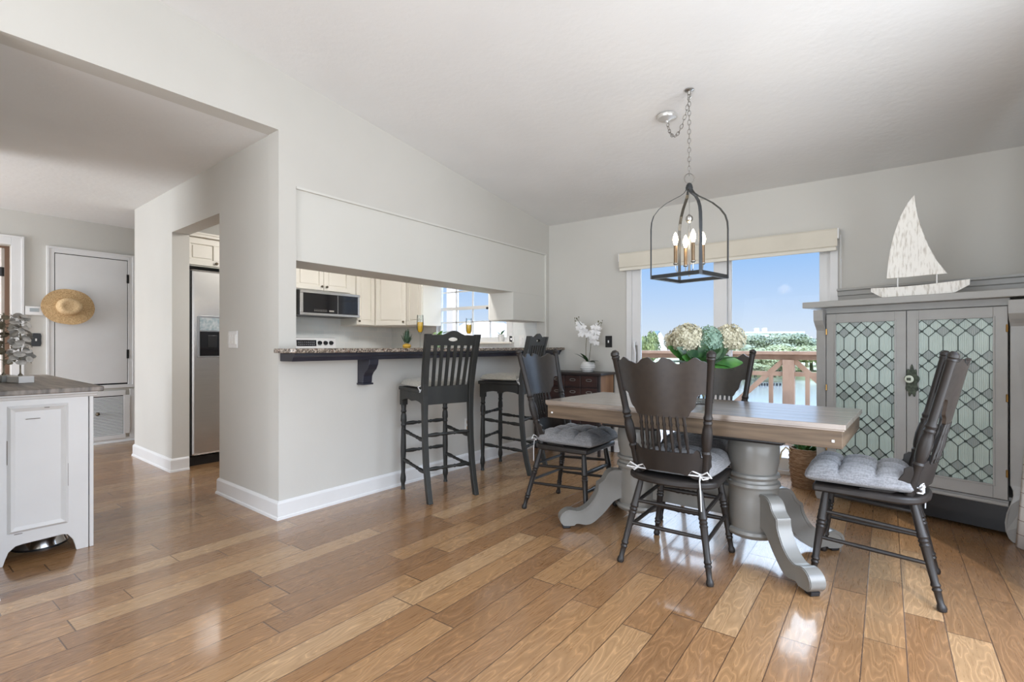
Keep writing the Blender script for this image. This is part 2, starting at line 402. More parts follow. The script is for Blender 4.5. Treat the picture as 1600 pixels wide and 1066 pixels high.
def ceilz(y): return 2.447 + (YB - y) * .1205

# ------------------------------------------------------------------ structure
struct('floor', B((-7.2, -3.4, -.12), (XC + .1, YB + .02, 0)), floor_m)
bm = BM()   # vaulted ceiling of the dining room
prism(bm, [(YB + .15, ceilz(YB + .15)), (-3.4, ceilz(-3.4)), (-3.4, ceilz(-3.4) + .15), (YB + .15, ceilz(YB + .15) + .15)], XA - .14, XC + .15, lambda u, v, h: (h, u, v))
struct('ceiling', bm, ceil_m)
struct('ceiling', B((-7.3, -2.4, FAR), (XA - .13, YB + .15, FAR + .12)), ceil_m)
# wall with the pass-through: pier, knee wall, header, hall header, near stub
T0 = XA - .13
bm = BM()
def fyz(u, v, h): return (h, u, v)
prism(bm, [(1.65, 0), (1.766, 0), (1.766, ceilz(1.766)), (1.65, ceilz(1.65))], T0, XA, fyz)
prism(bm, [(1.766, 0), (YB, 0), (YB, 1.045), (1.766, 1.045)], T0, XA, fyz)
prism(bm, [(1.766, 2.124), (YB, 2.124), (YB, ceilz(YB)), (1.766, ceilz(1.766))], T0, XA, fyz)
prism(bm, [(4.748, 1.045), (YB, 1.045), (YB, 2.124), (4.748, 2.124)], T0, XA, fyz)
prism(bm, [(.39, FAR), (1.65, FAR), (1.65, ceilz(1.65)), (.39, ceilz(.39))], T0, XA, fyz)
prism(bm, [(-3.4, 0), (.39, 0), (.39, ceilz(.39)), (-3.4, ceilz(-3.4))], T0, XA, fyz)
struct('wall_kitchen_side', bm, wall_m)
# boxed panels closing the upper part of the pass-through
bm = BM()
box(bm, (XA - .33, 1.768, 1.648), (XA - .018, 4.746, 2.122))
box(bm, (XA - .33, 4.142, 1.362), (XA - .018, 4.736, 1.648))
struct('wall_upper_panel', bm, soffit_m, bev=.002)
struct('trim_panel', BX(((XA - .018, 1.768, 2.110), (XA + .004, 4.75, 2.124)), ((XA - .018, 4.736, 1.07), (XA + .002, 4.75, 2.11))), soffit_m)
# wall between hall and kitchen, slightly out of square, with a cased opening
def wy(x): return 1.65 + (XA - x) * .0365
bm = BM()
def wallseg(bm, x0, x1, z0, z1, t=.135):
    prism(bm, [(x0, wy(x0)), (x1, wy(x1)), (x1, wy(x1) + t), (x0, wy(x0) + t)], z0, z1, lambda u, v, h: (u, v, h))
wallseg(bm, T0 + .001, -3.96, 0, FAR); wallseg(bm, -4.95, -6.0, 0, FAR); wallseg(bm, -3.96, -4.95, 2.076, FAR)
struct('wall_hall_right', bm, wall_m)
struct('wall_hall_left', B((-5.05, .26, 0), (T0, .39, FAR)), wall_m)
# sliding-door wall and kitchen window wall
dx0, dx1, dz = -2.10, -.33, 2.02
wx0, wx1, wz0, wz1 = -4.86, -3.62, 1.17, 2.02
bm = BX(((XA, YB, 0), (dx0, YB + .14, 2.6)), ((dx0, YB, dz), (dx1, YB + .14, 2.6)), ((dx1, YB, 0), (XC + .14, YB + .14, 2.6)))
struct('wall_back', bm, wall_m)
bm = BX(((-7.3, YB, 0), (wx0, YB + .14, FAR)), ((wx0, YB, 0), (wx1, YB + .14, wz0)), ((wx0, YB, wz1), (wx1, YB + .14, FAR)), ((wx1, YB, 0), (XA, YB + .14, FAR)))
struct('wall_kitchen_back', bm, wall_m)
struct('wall_kitchen_far', B((-5.9, 1.95, 0), (-5.76, YB, FAR)), wall_m)
struct('trim_1', BX(((-5.755, 2.95, .9), (-5.745, 4.79, 1.5)), ((-5.745, YB - .012, .9), (wx0 - .06, YB, 1.4)), ((wx1 + .06, YB - .012, .9), (XA - .14, YB, 1.4)), ((wx0 - .06, YB - .012, .9), (wx1 + .06, YB, 1.12))), tile_m)
# right wall with its window opening (out of frame), rear wall with an unseen opening added for light
ry0, ry1 = .0, 2.85
bm = BM()
def fy(u, v, h): return (h, u, v)
for y0, y1, z0, z1 in ((-3.4, ry0, 0, None), (ry0, ry1, 0, .1), (ry0, ry1, 2.3, None), (ry1, YB + .14, 0, None)):
    prism(bm, [(y0, z0), (y1, z0), (y1, z1 or ceilz(y1)), (y0, z1 or ceilz(y0))], XC, XC + .14, fy)
struct('wall_right', bm, wall_m)
H9 = ceilz(-3.3)
struct('wall_rear', BX(((XA, -3.44, 0), (-2.9, -3.3, H9)), ((-2.9, -3.44, 0), (.5, -3.3, .1)), ((-2.9, -3.44, 2.4), (.5, -3.3, H9)), ((.5, -3.44, 0), (XC + .14, -3.3, H9))), wall_m)
struct('wall_hall_window_side', BX(((-7.2, -2.2, 0), (-6.9, -2.06, FAR)), ((-5.1, -2.2, 0), (-3.2, -2.06, FAR)), ((-6.9, -2.2, 2.3), (-5.1, -2.06, FAR)), ((-6.9, -2.2, 0), (-5.1, -2.06, .3))), wall_m)
# far hall wall with short closet door, return-air door and open doorway
XH = -7.0
struct('wall_hall_far', BX(((XH - .12, 1.03, 0), (XH, 3.6, FAR)), ((XH - .12, .2, 2.10), (XH, 1.03, FAR)), ((XH - .12, -2.2, 0), (XH, .2, FAR))), wall_m)
struct('wall_bedroom_side', BX(((-9.6, -1.5, 0), (-9.5, 2.6, FAR)), ((-9.6, 2.0, 0), (XH - .12, 2.1, FAR)), ((-9.6, -1.5, 0), (XH - .12, -1.4, FAR)), ((-9.6, -1.5, FAR), (XH - .12, 2.1, FAR + .1))), mat('blush_wall', rgb(226, 210, 198), rgb(230, 214, 202), 2, .7))
area_lamp('bedroom_fill_lamp', (-8.3, -1.3, 1.4), (PI / 2, 0, 0), 1.6, 1.4, 16, (1, .93, .88))  # added area lamp lighting the room behind the doorway
struct('floor', B((-9.6, -1.5, -.12), (-7.2, 2.1, 0)), floor_m)
def casing(name, y0, y1, z0, z1, w, x, d=.02, bottom=False):
    bm = BM()
    bs = [((x, y0 - w, z0), (x + d, y0, z1 + w)), ((x, y1, z0), (x + d, y1 + w, z1 + w)), ((x, y0, z1), (x + d, y1, z1 + w))]
    if bottom: bs.append(((x, y0 - w, z0 - w * .6), (x + d * 1.3, y1 + w, z0)))
    for a, b in bs: box(bm, a, b)
    # raised outer bead
    for a, b in (((x + d, y0 - w, z0), (x + d + .008, y0 - w + .02, z1 + w)), ((x + d, y1 + w - .02, z0), (x + d + .008, y1 + w, z1 + w)), ((x + d, y0 - w + .02, z1 + w - .02), (x + d + .008, y1 + w - .02, z1 + w))): box(bm, a, b)
    return struct(name, bm, trim_m, bev=.002)
casing('trim_2', .28, 1.022, 0, 2.10, .093, XH)
casing('trim_3', 1.345, 1.982, .655, 2.072, .062, XH, bottom=True)
d2 = struct('door_2', B((XH + .002, 1.352, .672), (XH + .018, 1.975, 2.064)), trim_m, bev=.002)
struct('door_gap', B((XH + .001, 1.345, .655), (XH + .004, 1.982, 2.072)), black_m, d2)
for z in (1.86, 1.0): 
    obj('hinge', B((XH + .012, 1.968, z - .05), (XH + .024, 1.99, z + .05)), black_m, d2)
g = thing('return_air_door', 'white louvred return-air door with a dark knob under the short closet door', 'vent', (XH, 1.6, 0))
bm = BX(((0, -.36, .04), (.02, .36, .09)), ((0, -.36, .53), (.02, .36, .585)), ((0, -.36, .09), (.02, -.30, .53)), ((0, .34, .09), (.02, .4, .53)), ((.0, .40, -.0), (.012, .45, .60)))
obj('frame', bm, trim_m, g, bev=.003)
bm = BM()
for k in range(26):
    z = .095 + k * .0165
    quad(bm, [(.018, -.30, z), (.018, .335, z), (.010, .335, z + .010), (.010, -.30, z + .010)])
obj('louvres', bm, white_m, g); obj('gap_shade_board', B((.001, -.30, .09), (.0045, .34, .53)), mat('gap_shade_grey', rgb(96, 96, 98), rgb(104, 104, 106), 20, .9), g)  # dark board puts the shade between the louvres into its colour
bm = BM(); ball(bm, (.045, .10, .34), .02); turned(bm, (.01, .10, .34), (.04, .10, .34), [(0, .008), (1, .008)]); obj('knob', bm, knob_m, g, smooth=True)
d3 = struct('door_3', B((0, -.72, .02), (.035, 0, 2.08)), mat('door_leaf_paint', rgb(232, 226, 220), rgb(236, 230, 224), 3, .4), loc=(XH - .16, 1.0, 0))
d3.rotation_euler = (0, 0, math.radians(-50))
for z in (1.84, .3): obj('hinge', B((.02, -.03, z - .045), (.05, .015, z + .045)), black_m, d3)

# baseboards with shoe
def baseb(name, pts, h=.115, t=.014):
    """pts: polyline of footprint on the wall face, room on the right-hand side when walking it"""
    bm = BM(); P = [Vector((x, y, 0)) for x, y in pts]
    def offs(tt):
        out = []
        for i, p in enumerate(P):
            ds = []
            if i > 0: ds.append((P[i] - P[i - 1]).normalized())
            if i < len(P) - 1: ds.append((P[i + 1] - P[i]).normalized())
            ns = [Vector((d.y, -d.x, 0)) for d in ds]
            n = sum(ns, Vector()); n = n / max(n.length, 1e-6)
            out.append(p + n * tt / max(n.dot(ns[0]), .3))
        return out
    prof = [(.0, 0), (t + .008, 0), (t + .006, .014), (t, .02), (t, h * .86), (t - .004, h * .93), (.004, h), (0, h)]
    rows = [[q + Vector((0, 0, z)) for q in offs(tt)] for tt, z in prof]
    for a, b in zip(rows, rows[1:]):
        for i in range(len(P) - 1): quad(bm, [a[i], a[i + 1], b[i + 1], b[i]])
    for e in (0, -1): bm.faces.new([bm.verts.new(r[e]) for r in rows])
    return struct(name, bm, trim_m)
baseb('baseboard_front', [(-3.96, wy(-3.96) + .13), (-3.96, wy(-3.96)), (XA, 1.65), (XA, YB)][::-1][::-1])
baseb('baseboard_hall', [(-6.0, wy(-6) + .15), (-6.0, wy(-6.0)), (-4.95, wy(-4.95)), (-4.95, wy(-4.95) + .13)])
baseb('baseboard_back', [(XA, YB), (dx0 - .08, YB)])
baseb('baseboard_back', [(dx1 + .08, YB), (XC, YB)])
baseb('baseboard_left', [(XA, -3.3), (XA, .39), (T0, .39)])
baseb('baseboard_far', [(XH, 1.12), (XH, 3.5)], h=.05)

# ------------------------------------------------------------------ sliding glass door, its shade
d1 = struct('door_1', BX(((dx0 - .02, YB - .015, 0), (dx0 + .035, YB + .1, dz)), ((dx1 - .035, YB - .015, 0), (dx1 + .02, YB + .1, dz)), ((dx0, YB - .015, dz - .05), (dx1, YB + .1, dz)), ((dx0, YB - .01, 0), (dx1, YB + .12, .035))), trim_m, bev=.002)
def panel(x0, x1, y, sl, sr, name='door_panel'):
    bm = BX(((x0, y, .035), (x0 + sl, y + .035, dz - .05)), ((x1 - sr, y, .035), (x1, y + .035, dz - .05)), ((x0 + sl, y, .035), (x1 - sr, y + .035, .13)), ((x0 + sl, y, dz - .13), (x1 - sr, y + .035, dz - .05)))
    p = struct(name, bm, trim_m, d1, bev=.002)
    struct('glass_pane', B((x0 + sl, y + .014, .13), (x1 - sr, y + .02, dz - .13)), pane_m, p)
    return p
p1 = panel(dx0 + .035, -1.16, YB + .01, .085, .115)
p2 = panel(-1.25, dx1 - .035, YB + .055, .12, .08)
bm = BM()
tube(bm, [(-2.03, YB + .01, 1.13), (-2.03, YB - .03, 1.125), (-2.025, YB - .045, 1.09), (-2.01, YB - .055, 1.03), (-2.01, YB - .055, .95), (-2.02, YB - .045, .90), (-2.03, YB - .02, .87), (-2.03, YB + .01, .865)], .009, 8)
obj('door_handle', bm, white_m, d1, smooth=True, label='white curved pull handle')
obj('lock_plate', B((-2.045, YB + .003, .90), (-2.01, YB + .012, 1.1)), metal_m, d1)
rs = thing('roller_shade', 'rolled-up cream roller shade over the sliding glass door', 'window shade', (-1.235, 4.74, 1.94))
bm = BM(); prism(bm, [(-.045, -.06), (-.045, .07), (-.035, .083), (.05, .083), (.05, .06), (-.036, .06), (-.036, -.06)], -.925, .925, lambda u, v, h: (h, u, v)); obj('valance', bm, shade_m, rs, smooth=False)
bm = BM(); turned(bm, (-.915, 0, .03), (.915, 0, .03), [(0, .028), (1, .028)], 16); obj('roll', bm, shade_m, rs, smooth=True)
obj('hanging_cloth', B((-.915, -.034, -.07), (.915, -.031, .04)), shade_m, rs)
obj('bottom_bar', B((-.92, -.045, -.095), (.92, -.025, -.068)), mat('shade_bar', rgb(222, 218, 206), rgb(226, 222, 210), 3, .5), rs, bev=.004)
for s in (-1, 1):
    obj('bracket', B((s * .93 - .006, -.04, .0), (s * .93 + .006, .055, .082)), white_m, rs, bev=.003)
bm = BM()
for s in (-.012, .012): tube(bm, [(.945, -.01 + s, .03), (.948, -.012 + s, -.2), (.948, -.012 + s, -.56)], .0022, 6)
ball(bm, (.948, -.012, -.17), .008, 8, 6); obj('pull_chain', bm, white_m, rs)

# light switches, outlet
def plate(name, label, cat, c, nrm, wd, ht, m, toggles, tm, shape=None):
    t = thing(name, label, cat, c, math.atan2(nrm[1], nrm[0]) + PI / 2)
    bm = BM()
    pts = shape or [(-wd / 2, -ht / 2), (wd / 2, -ht / 2), (wd / 2, ht / 2), (-wd / 2, ht / 2)]
    prism(bm, pts, -.007, 0, lambda u, v, h: (u, h, v)); obj('cover_plate', bm, m, t, bev=.002)
    for x, z, w_, h_ in toggles: obj('toggle' if 'switch' in name else 'socket', B((x - w_ / 2, -.016, z - h_ / 2), (x + w_ / 2, -.007, z + h_ / 2)), tm, t, bev=.001)
    return t
plate('light_switch', 'black switch plate beside the sliding door above the dark chest', 'light switch', (-2.32, YB - .001, 1.137), (0, -1), .075, .12, black_m, [(0, 0, .011, .026)], ceramic_m)
xs = -3.712
plate('light_switch', 'white three-rocker switch plate on the wall between hall and bar', 'light switch', (xs, wy(xs) - .001, 1.137), (-.0365, -1), .14, .122, white_m, [(-.045, 0, .03, .068), (0, 0, .03, .068), (.045, 0, .03, .068)], ceramic_m)
plate('light_switch', 'dark scalloped switch plate left of the short closet door', 'light switch', (XH + .001, 1.205, 1.155), (1, 0), .085, .135, black_m, [(0, 0, .012, .026)], ceramic_m,
      shape=[(-.036, -.066), (-.012, -.0675), (.012, -.0675), (.036, -.066), (.0425, -.04), (.0405, 0), (.0425, .04), (.036, .066), (.012, .0675), (-.012, .0675), (-.036, .066), (-.0425, .04), (-.0405, 0), (-.0425, -.04)])
plate('wall_outlet', 'ivory outlet low on the bar wall behind the near stool', 'outlet', (XA + .001, 3.42, .375), (1, 0), .075, .12, ceramic_m, [(0, .025, .034, .028), (0, -.025, .034, .028)], brass_m)
for i, x in enumerate((-3.47, -3.33)):
    plate('wall_outlet', ('white outlet plate on the tiles beside the window' if i == 0 else 'white outlet plate on the tiles under the hanging cabinet'), 'outlet', (x - .1, YB - .013, 1.15), (0, -1), .075, .12, ceramic_m, [(0, .025, .034, .028), (0, -.025, .034, .028)], white_m)
t = thing('thermostat', 'white thermostat with a small screen on the wall left of the straw hat', 'thermostat', (XH + .001, 1.19, 1.452))
obj('housing', B((0, -.07, -.045), (.025, .07, .045)), white_m, t, bev=.005); obj('screen', B((.025, -.035, -.012), (.027, .035, .026)), mat('lcd', rgb(170, 178, 182), rgb(178, 186, 190), 4, .15), t)

# ------------------------------------------------------------------ breakfast bar top
bar = thing('bar_counter', 'speckled granite bar top with dark apron under the pass-through', 'counter', (XA, 3.2, 1.05))
def fxy(u, v, h): return (u, v, h)
bm = BM(); prism(bm, [(.0, -1.585), (.19, -1.585), (.21, -1.565), (.21, 1.598), (-.34, 1.598), (-.34, -1.432), (.0, -1.432)], -.003, .025, fxy); obj('granite_top', bm, granite_m, bar, bev=.006)
bm = BM()
prism(bm, [(.0, -.005), (.165, -.005), (.165, -.02), (.15, -.03), (.14, -.055), (.0, -.055)], -1.54, 1.598, lambda u, v, h: (u, h, v)); obj('apron', bm, navy_m, bar)
bm = BM()
prism(bm, [(.0, -.055), (.14, -.055), (.135, -.09), (.115, -.125), (.085, -.15), (.068, -.175), (.062, -.225), (.0, -.225)], -.965, -.885, lambda u, v, h: (u, h, v))
prism(bm, [(.0, -.225), (.072, -.225), (.072, -.238), (.0, -.238)], -.972, -.878, lambda u, v, h: (u, h, v))
obj('corbel', bm, navy_m, bar, bev=.003)

# ------------------------------------------------------------------ kitchen
def shaker(par, x0, x1, z0, z1, y, d=.02, name='door', mt=None, knob=None):
    """raised panel door in local coords, facing -Y at y"""
    mt = mt or cab_m; r = .055
    bm = BX(((x0, y, z0), (x1, y + d, z0 + r)), ((x0, y, z1 - r), (x1, y + d, z1)), ((x0, y, z0 + r), (x0 + r, y + d, z1 - r)), ((x1 - r, y, z0 + r), (x1, y + d, z1 - r)))
    box(bm, (x0 + r, y + .013, z0 + r), (x1 - r, y + d, z1 - r))
    box(bm, (x0 + r + .014, y + .003, z0 + r + .014), (x1 - r - .014, y + d, z1 - r - .014))
    o = obj(name, bm, mt, par, bev=.004)
    if knob:
        b2 = BM(); kx, kz = knob; ball(b2, (kx, y - .022, kz), .014, 12, 8, (1, .7, 1)); turned(b2, (kx, y, kz), (kx, y - .02, kz), [(0, .007), (1, .005)], 8)
        obj('knob', b2, knob_m, o, smooth=True)
    return o
def cabinet(label, loc, rz, w_, d, z0, z1, doors, name='wall_cabinet'):
    t = thing(name, label, 'cabinet', loc, rz)
    obj('body', B((0, .0, z0), (w_, d, z1)), cab_m, t, bev=.002)
    for x0, x1, kn in doors: shaker(t, x0, x1, z0 + .01, z1 - .01, -.02, knob=kn)
    return t
# facing +X cabinets: local x -> world +Y (rz = 90 deg), local -Y -> world +X
R9 = PI / 2
cabinet('cream two-door cabinet above the microwave', (-5.42, 3.10, 0), R9, .83, .33, 1.745, 2.42, [(.0, .365, (.335, 1.80)), (.372, .74, (.402, 1.80))])
cabinet('cream wall cabinet right of the microwave with a knob low on its left', (-5.42, 3.935, 0), R9, .285, .33, 1.355, 2.42, [(.0, .28, (.03, 1.41))])
ct = thing('corner_cabinet', 'cream diagonal corner cabinet in the far kitchen corner', 'cabinet', (-5.40, 4.225, 0))
bm = BM(); prism(bm, [(0, 0), (.34, .25), (.34, .56), (-.34, .56), (-.34, 0)], 1.355, 2.42, fxy); obj('body', bm, cab_m, ct)
A = math.atan2(.25, .34)
cd = shaker(ct, .01, .41, 1.365, 2.41, -.02, knob=(.375, 1.41)); cd.rotation_euler = (0, 0, A)
cabinet('cream wall cabinet between the kitchen corner and the window', (-5.04, 4.46, 0), 0, .29, .33, 1.355, 2.42, [(.0, .285, None)])
cabinet('cream cabinet above the refrigerator with a bronze knob', (-5.12, 1.87, 0), R9, .9, .6, 1.83, 2.10, [(.0, .30, (.265, 1.868)), (.31, .88, None)], 'fridge_cabinet')
obj_ = struct('trim_4', BX(((-5.12, 1.87, 2.10), (-5.08, 2.8, 2.125)), ((-5.16, 1.87, 2.125), (-5.07, 2.8, 2.14))), cab_m)

mw = thing('microwave', 'stainless over-the-range microwave with a black glass front', 'microwave', (-5.36, 3.12, 1.45), R9)
obj('body', B((0, 0, 0), (.80, .38, .285)), black_m, mw, bev=.004)
obj('front_frame', BX(((.01, -.022, .255), (.82, 0, .285)), ((.01, -.022, .0), (.82, 0, .028)), ((.01, -.018, .028), (.05, 0, .255)), ((.79, -.018, .028), (.815, 0, .255))), steel_m, mw, bev=.003)
obj('glass_door', B((.05, -.014, .028), (.79, 0, .255)), gloss_black, mw)
bm = BM()
for k in range(8): box(bm, (.19 + k * .022, -.016, .05), (.203 + k * .022, -.014, .056)); box(bm, (.19 + k * .022, -.016, .066), (.2 + k * .022, -.014, .07))
box(bm, (.385, -.016, .05), (.45, -.014, .068)); obj('button_marks', bm, mat('grey_print', rgb(150, 146, 140), rgb(160, 156, 150), 5, .4), mw)
obj('door_divider', B((.50, -.017, .03), (.506, -.012, .253)), steel_m, mw)

rg = thing('range', 'white electric range with a black display and dark knobs', 'stove', (-5.12, 3.20, 0), R9)
obj('body', B((.0, 0, 0), (.62, .60, .91)), white_m, rg, bev=.004)
bm = BM(); prism(bm, [(.54, .91), (.56, 1.19), (.60, 1.2), (.60, .91)], .0, .62, lambda u, v, h: (h, u, v)); obj('backguard', bm, white_m, rg, bev=.006)
def tiltbox(x0, x1, z0, z1, d=.004):
    bm = BM(); f = lambda z: .54 + (z - .91) / .28 * .02
    prism(bm, [(f(z0) - d, z0), (f(z1) - d, z1), (f(z1), z1), (f(z0), z0)], x0, x1, lambda u, v, h: (h, u, v)); return bm
obj('display', tiltbox(.08, .34, 1.09, 1.165), gloss_black, rg)
bm = BM()
box(bm, (.095, .5470, 1.123), (.325, .5478, 1.1245))
for r_ in range(2):
    for k in range(9): 
        b0 = .1 + k * .025; z = 1.105 + r_ * .03; y = .54 + (z - .91) / .28 * .02
        box(bm, (b0, y - .0055, z), (b0 + .014, y - .004, z + .008))
obj('display_marks', bm, mat('display_print', rgb(150, 150, 155), rgb(160, 160, 165), 5, .4), rg)
for x in (.385, .465, .545):
    b2 = BM(); turned(b2, (x, .557, 1.13), (x, .525, 1.13), [(0, .027), (.6, .026), (1, .02)], 16); obj('knob', b2, black_m, rg, smooth=True)

fr = thing('refrigerator', 'stainless side-by-side refrigerator with a black water dispenser', 'refrigerator', (-5.04, 1.872, 0), R9)
obj('body', BX(((.0, .07, .0), (.90, .70, 1.78))), black_m, fr, bev=.004)
obj('door_edge', B((.0, .0, .09), (.03, .07, 1.786)), black_m, fr, bev=.008)
bm = BM(); box(bm, (.03, -.01, .09), (.40, .07, 1.79))
obj('freezer_door', bm, steel_m, fr, bev=.02)
obj('fridge_door', B((.41, -.01, .09), (.90, .07, 1.79)), steel_m, fr, bev=.02)
obj('kick_grille', B((.02, .02, .0), (.89, .07, .08)), black_m, fr)
dp = obj('dispenser', BX(((.075, -.016, .985), (.33, -.011, 1.37))), mat('dispenser_frame', rgb(170, 172, 176), rgb(180, 182, 186), 8, .25, metal=.7), fr, bev=.01)
obj('dispenser_panel', B((.095, -.019, 1.235), (.31, -.016, 1.35)), mat('dispenser_controls', rgb(150, 168, 176), rgb(200, 206, 208), 40, .15), dp)
obj('dispenser_recess', B((.095, -.019, 1.0), (.31, -.016, 1.225)), gloss_black, dp)
obj('paddle', B((.16, -.024, 1.08), (.24, -.019, 1.19)), black_m, dp, bev=.004)

# kitchen window
w1 = struct('window_1', BX(((wx0 - .06, YB - .02, wz0 - .03), (wx0 + .03, YB + .1, wz1 + .05)), ((wx1 - .03, YB - .02, wz0 - .03), (wx1 + .06, YB + .1, wz1 + .05)), ((wx0, YB - .02, wz1 - .03), (wx1, YB + .1, wz1 + .05)), ((wx0, YB - .01, wz0 - .03), (wx1, YB + .1, wz0 + .03))), trim_m, bev=.002)
struct('window_sill', B((wx0 - .08, YB - .07, wz0 - .05), (wx1 + .08, YB + .02, wz0 - .03)), cab_m, w1, bev=.003)
bm = BX(((wx0 + .03, YB + .03, 1.56), (wx1 - .03, YB + .06, 1.6)), ((wx0 + .03, YB + .03, wz0 + .03), (wx0 + .06, YB + .06, wz1)), ((wx1 - .06, YB + .03, wz0 + .03), (wx1 - .03, YB + .06, wz1)))
for x in (-4.52, -4.235, -3.95): box(bm, (x - .008, YB + .035, wz0 + .03), (x + .008, YB + .055, wz1 - .03))
for z in (1.40, 1.80): box(bm, (wx0 + .03, YB + .035, z - .008), (wx1 - .03, YB + .055, z + .008))
struct('window_sash', bm, trim_m, w1)
struct('glass_pane', B((wx0 + .03, YB + .043, wz0 + .03), (wx1 - .03, YB + .047, wz1 - .03)), pane_m, w1)
bm = BM(); ball(bm, (XA - .35, 4.20, 1.42), .014); turned(bm, (XA - .33, 4.20, 1.42), (XA - .35, 4.2, 1.42), [(0, .007), (1, .007)], 8)
k_ = thing('hanging_cabinet_door', 'cream cabinet door with a dark knob on the kitchen side of the panel', 'cabinet door', (0, 0, 0))
obj('door_leaf', B((XA - .35, 4.146, 1.37), (XA - .331, 4.73, 2.1)), cab_m, k_, bev=.003)
bm.free()
bm = BM(); ball(bm, (XA - .385, 4.17, 1.50), .014); turned(bm, (XA - .35, 4.17, 1.50), (XA - .38, 4.17, 1.50), [(0, .007), (1, .006)], 8); obj('knob', bm, black_m, k_, smooth=True)

# ------------------------------------------------------------------ leaf / petal helpers
def leafmesh(bm, p0, d, ln, wd, up=Vector((0, 0, 1)), bend=.3, n=5):
    d = Vector(d).normalized(); p0 = Vector(p0); s = d.cross(up)
    if s.length < .05: s = d.cross(Vector((0, 1, 0)))
    s.normalize(); nn = s.cross(d).normalized(); rows = []
    for i in range(n + 1):
        t = i / n; w_ = wd * math.sin(PI * min(1, t * .92 + .06)) ** .8 * .5
        c = p0 + d * ln * t - nn * (bend * ln * t * t); rows.append([bm.verts.new(c - s * w_ + nn * w_ * .25), bm.verts.new(c), bm.verts.new(c + s * w_ + nn * w_ * .25)])
    for a, b in zip(rows, rows[1:]):
        bm.faces.new((a[0], a[1], b[1], b[0])); bm.faces.new((a[1], a[2], b[2], b[1]))
def disc(bm, c, nrm, r, k=6, r2=None):
    nrm = Vector(nrm).normalized(); a, b = frame(nrm); c = Vector(c)
    cv = bm.verts.new(c + nrm * r * .12); vs = [bm.verts.new(c + (a * math.cos(i * 2 * PI / k) * r + b * math.sin(i * 2 * PI / k) * (r2 or r))) for i in range(k)]
    for i in range(k): bm.faces.new((cv, vs[i], vs[(i + 1) % k]))

# things on the bar and in the kitchen
def flute(label, loc):
    t = thing('champagne_flute', label, 'glass', loc, 0, 'champagne flutes of orange drink')
    bm = BM(); lathe(bm, [(.0, 0), (.036, 0), (.036, .002), (.006, .006), (.004, .01), (.004, .105), (.012, .12), (.024, .145), (.027, .19), (.024, .262), (.023, .262), (.026, .19), (.023, .148), (.0, .125)], n=20); obj('glass', bm, vase_m, t, smooth=True)
    bm = BM(); lathe(bm, [(.0, .124), (.012, .127), (.0225, .149), (.0245, .19), (.024, .205), (.0, .205)], n=20); obj('drink', bm, juice_m, t, smooth=True)
flute('tall flute of orange drink left of the near bar stool', (-2.97, 2.76, 1.075)); flute('tall flute of orange drink seen above the near bar stool backrest', (-2.97, 3.34, 1.075))
t = thing('pineapple_top', 'small spiky pineapple top on the granite bar', 'plant', (-3.06, 2.70, 1.075))
bm = BM(); lathe(bm, [(.0, 0), (.026, 0), (.034, .014), (.028, .028), (.012, .036), (0, .036)], n=14); obj('base', bm, pine_m, t, smooth=True)
bm = BM()
for k in range(44):
    a = k * 2.4; hgt = k / 44
    leafmesh(bm, (math.cos(a) * .012, math.sin(a) * .012, .03 + hgt * .05), (math.cos(a) * (1.0 - hgt), math.sin(a) * (1.0 - hgt), .9 + hgt * 1.6), .07 + .014 * math.sin(k), .012, bend=-.15)
obj('leaves', bm, mat('spiky_leaf', rgb(44, 72, 52), rgb(84, 108, 84), 40, .5), t)
t = thing('potted_herb', 'leafy green herb in a small pot by the kitchen window', 'plant', (-4.40, 4.40, .92))
bm = BM(); lathe(bm, [(0, 0), (.05, 0), (.065, .13), (.06, .13), (.055, .12), (0, .12)], n=16); obj('pot', bm, ceramic_m, t, smooth=True)
bm = BM()
for k in range(60):
    a = random.uniform(0, 6.28); r = random.uniform(0, .07); z = random.uniform(.14, .34)
    leafmesh(bm, (math.cos(a) * r, math.sin(a) * r, z), (math.cos(a), math.sin(a), random.uniform(-.2, .8)), .07, .04)
obj('foliage', bm, mat('herb_leaf', rgb(96, 140, 60), rgb(150, 186, 96), 30, .5), t)
t = thing('small_orchid', 'two-leaved plant in a small white pot on the kitchen windowsill', 'plant', (-3.72, 4.765, 1.14))
bm = BM(); lathe(bm, [(0, 0), (.03, 0), (.042, .09), (.038, .09), (.034, .08), (0, .08)], n=16); obj('pot', bm, ceramic_m, t, smooth=True)
bm = BM(); leafmesh(bm, (0, 0, .08), (-1, -.2, .9), .14, .04, bend=.25); leafmesh(bm, (0, 0, .08), (.7, -.2, 1), .1, .04, bend=.3); leafmesh(bm, (0, 0, .08), (-.2, -1, .7), .08, .03, bend=.3); obj('leaves', bm, leaf_m, t)

# ------------------------------------------------------------------ white console cabinet in the hall opening
cn = thing('console_cabinet', 'distressed white console cabinet with a weathered wood top at the hall opening', 'cabinet', (-3.47, .83, 0), math.radians(-3.0))
def foot_panel(y0, y1, z1, c0, c1, zc):
    return [(y0, 0), (y0 + c0, 0), (y0 + c0 + .008, .03), (y0 + c0 + .02, .065), (y0 + c0 + .045, .088), (y0 + c0 + .07, .092), (y1 - c1 - .055, .098), (y1 - c1 - .035, .092), (y1 - c1 - .014, .06), (y1 - c1 - .006, .03), (y1 - c1, 0), (y1, 0), (y1, z1), (y0, z1)]
bm = BM(); prism(bm, foot_panel(-.41, -.022, .832, .06, .05, 0), -.03, -.001, lambda u, v, h: (h, u, v)); obj('end_panel', bm, trim_m, cn, bev=.002)
bm = BM(); box(bm, (-.03, -.018, 0), (.0, .0, .832)); obj('corner_post', bm, trim_m, cn, bev=.003)
bm = BM()
pr_ = [(-.33, -.12, .16, .80)]
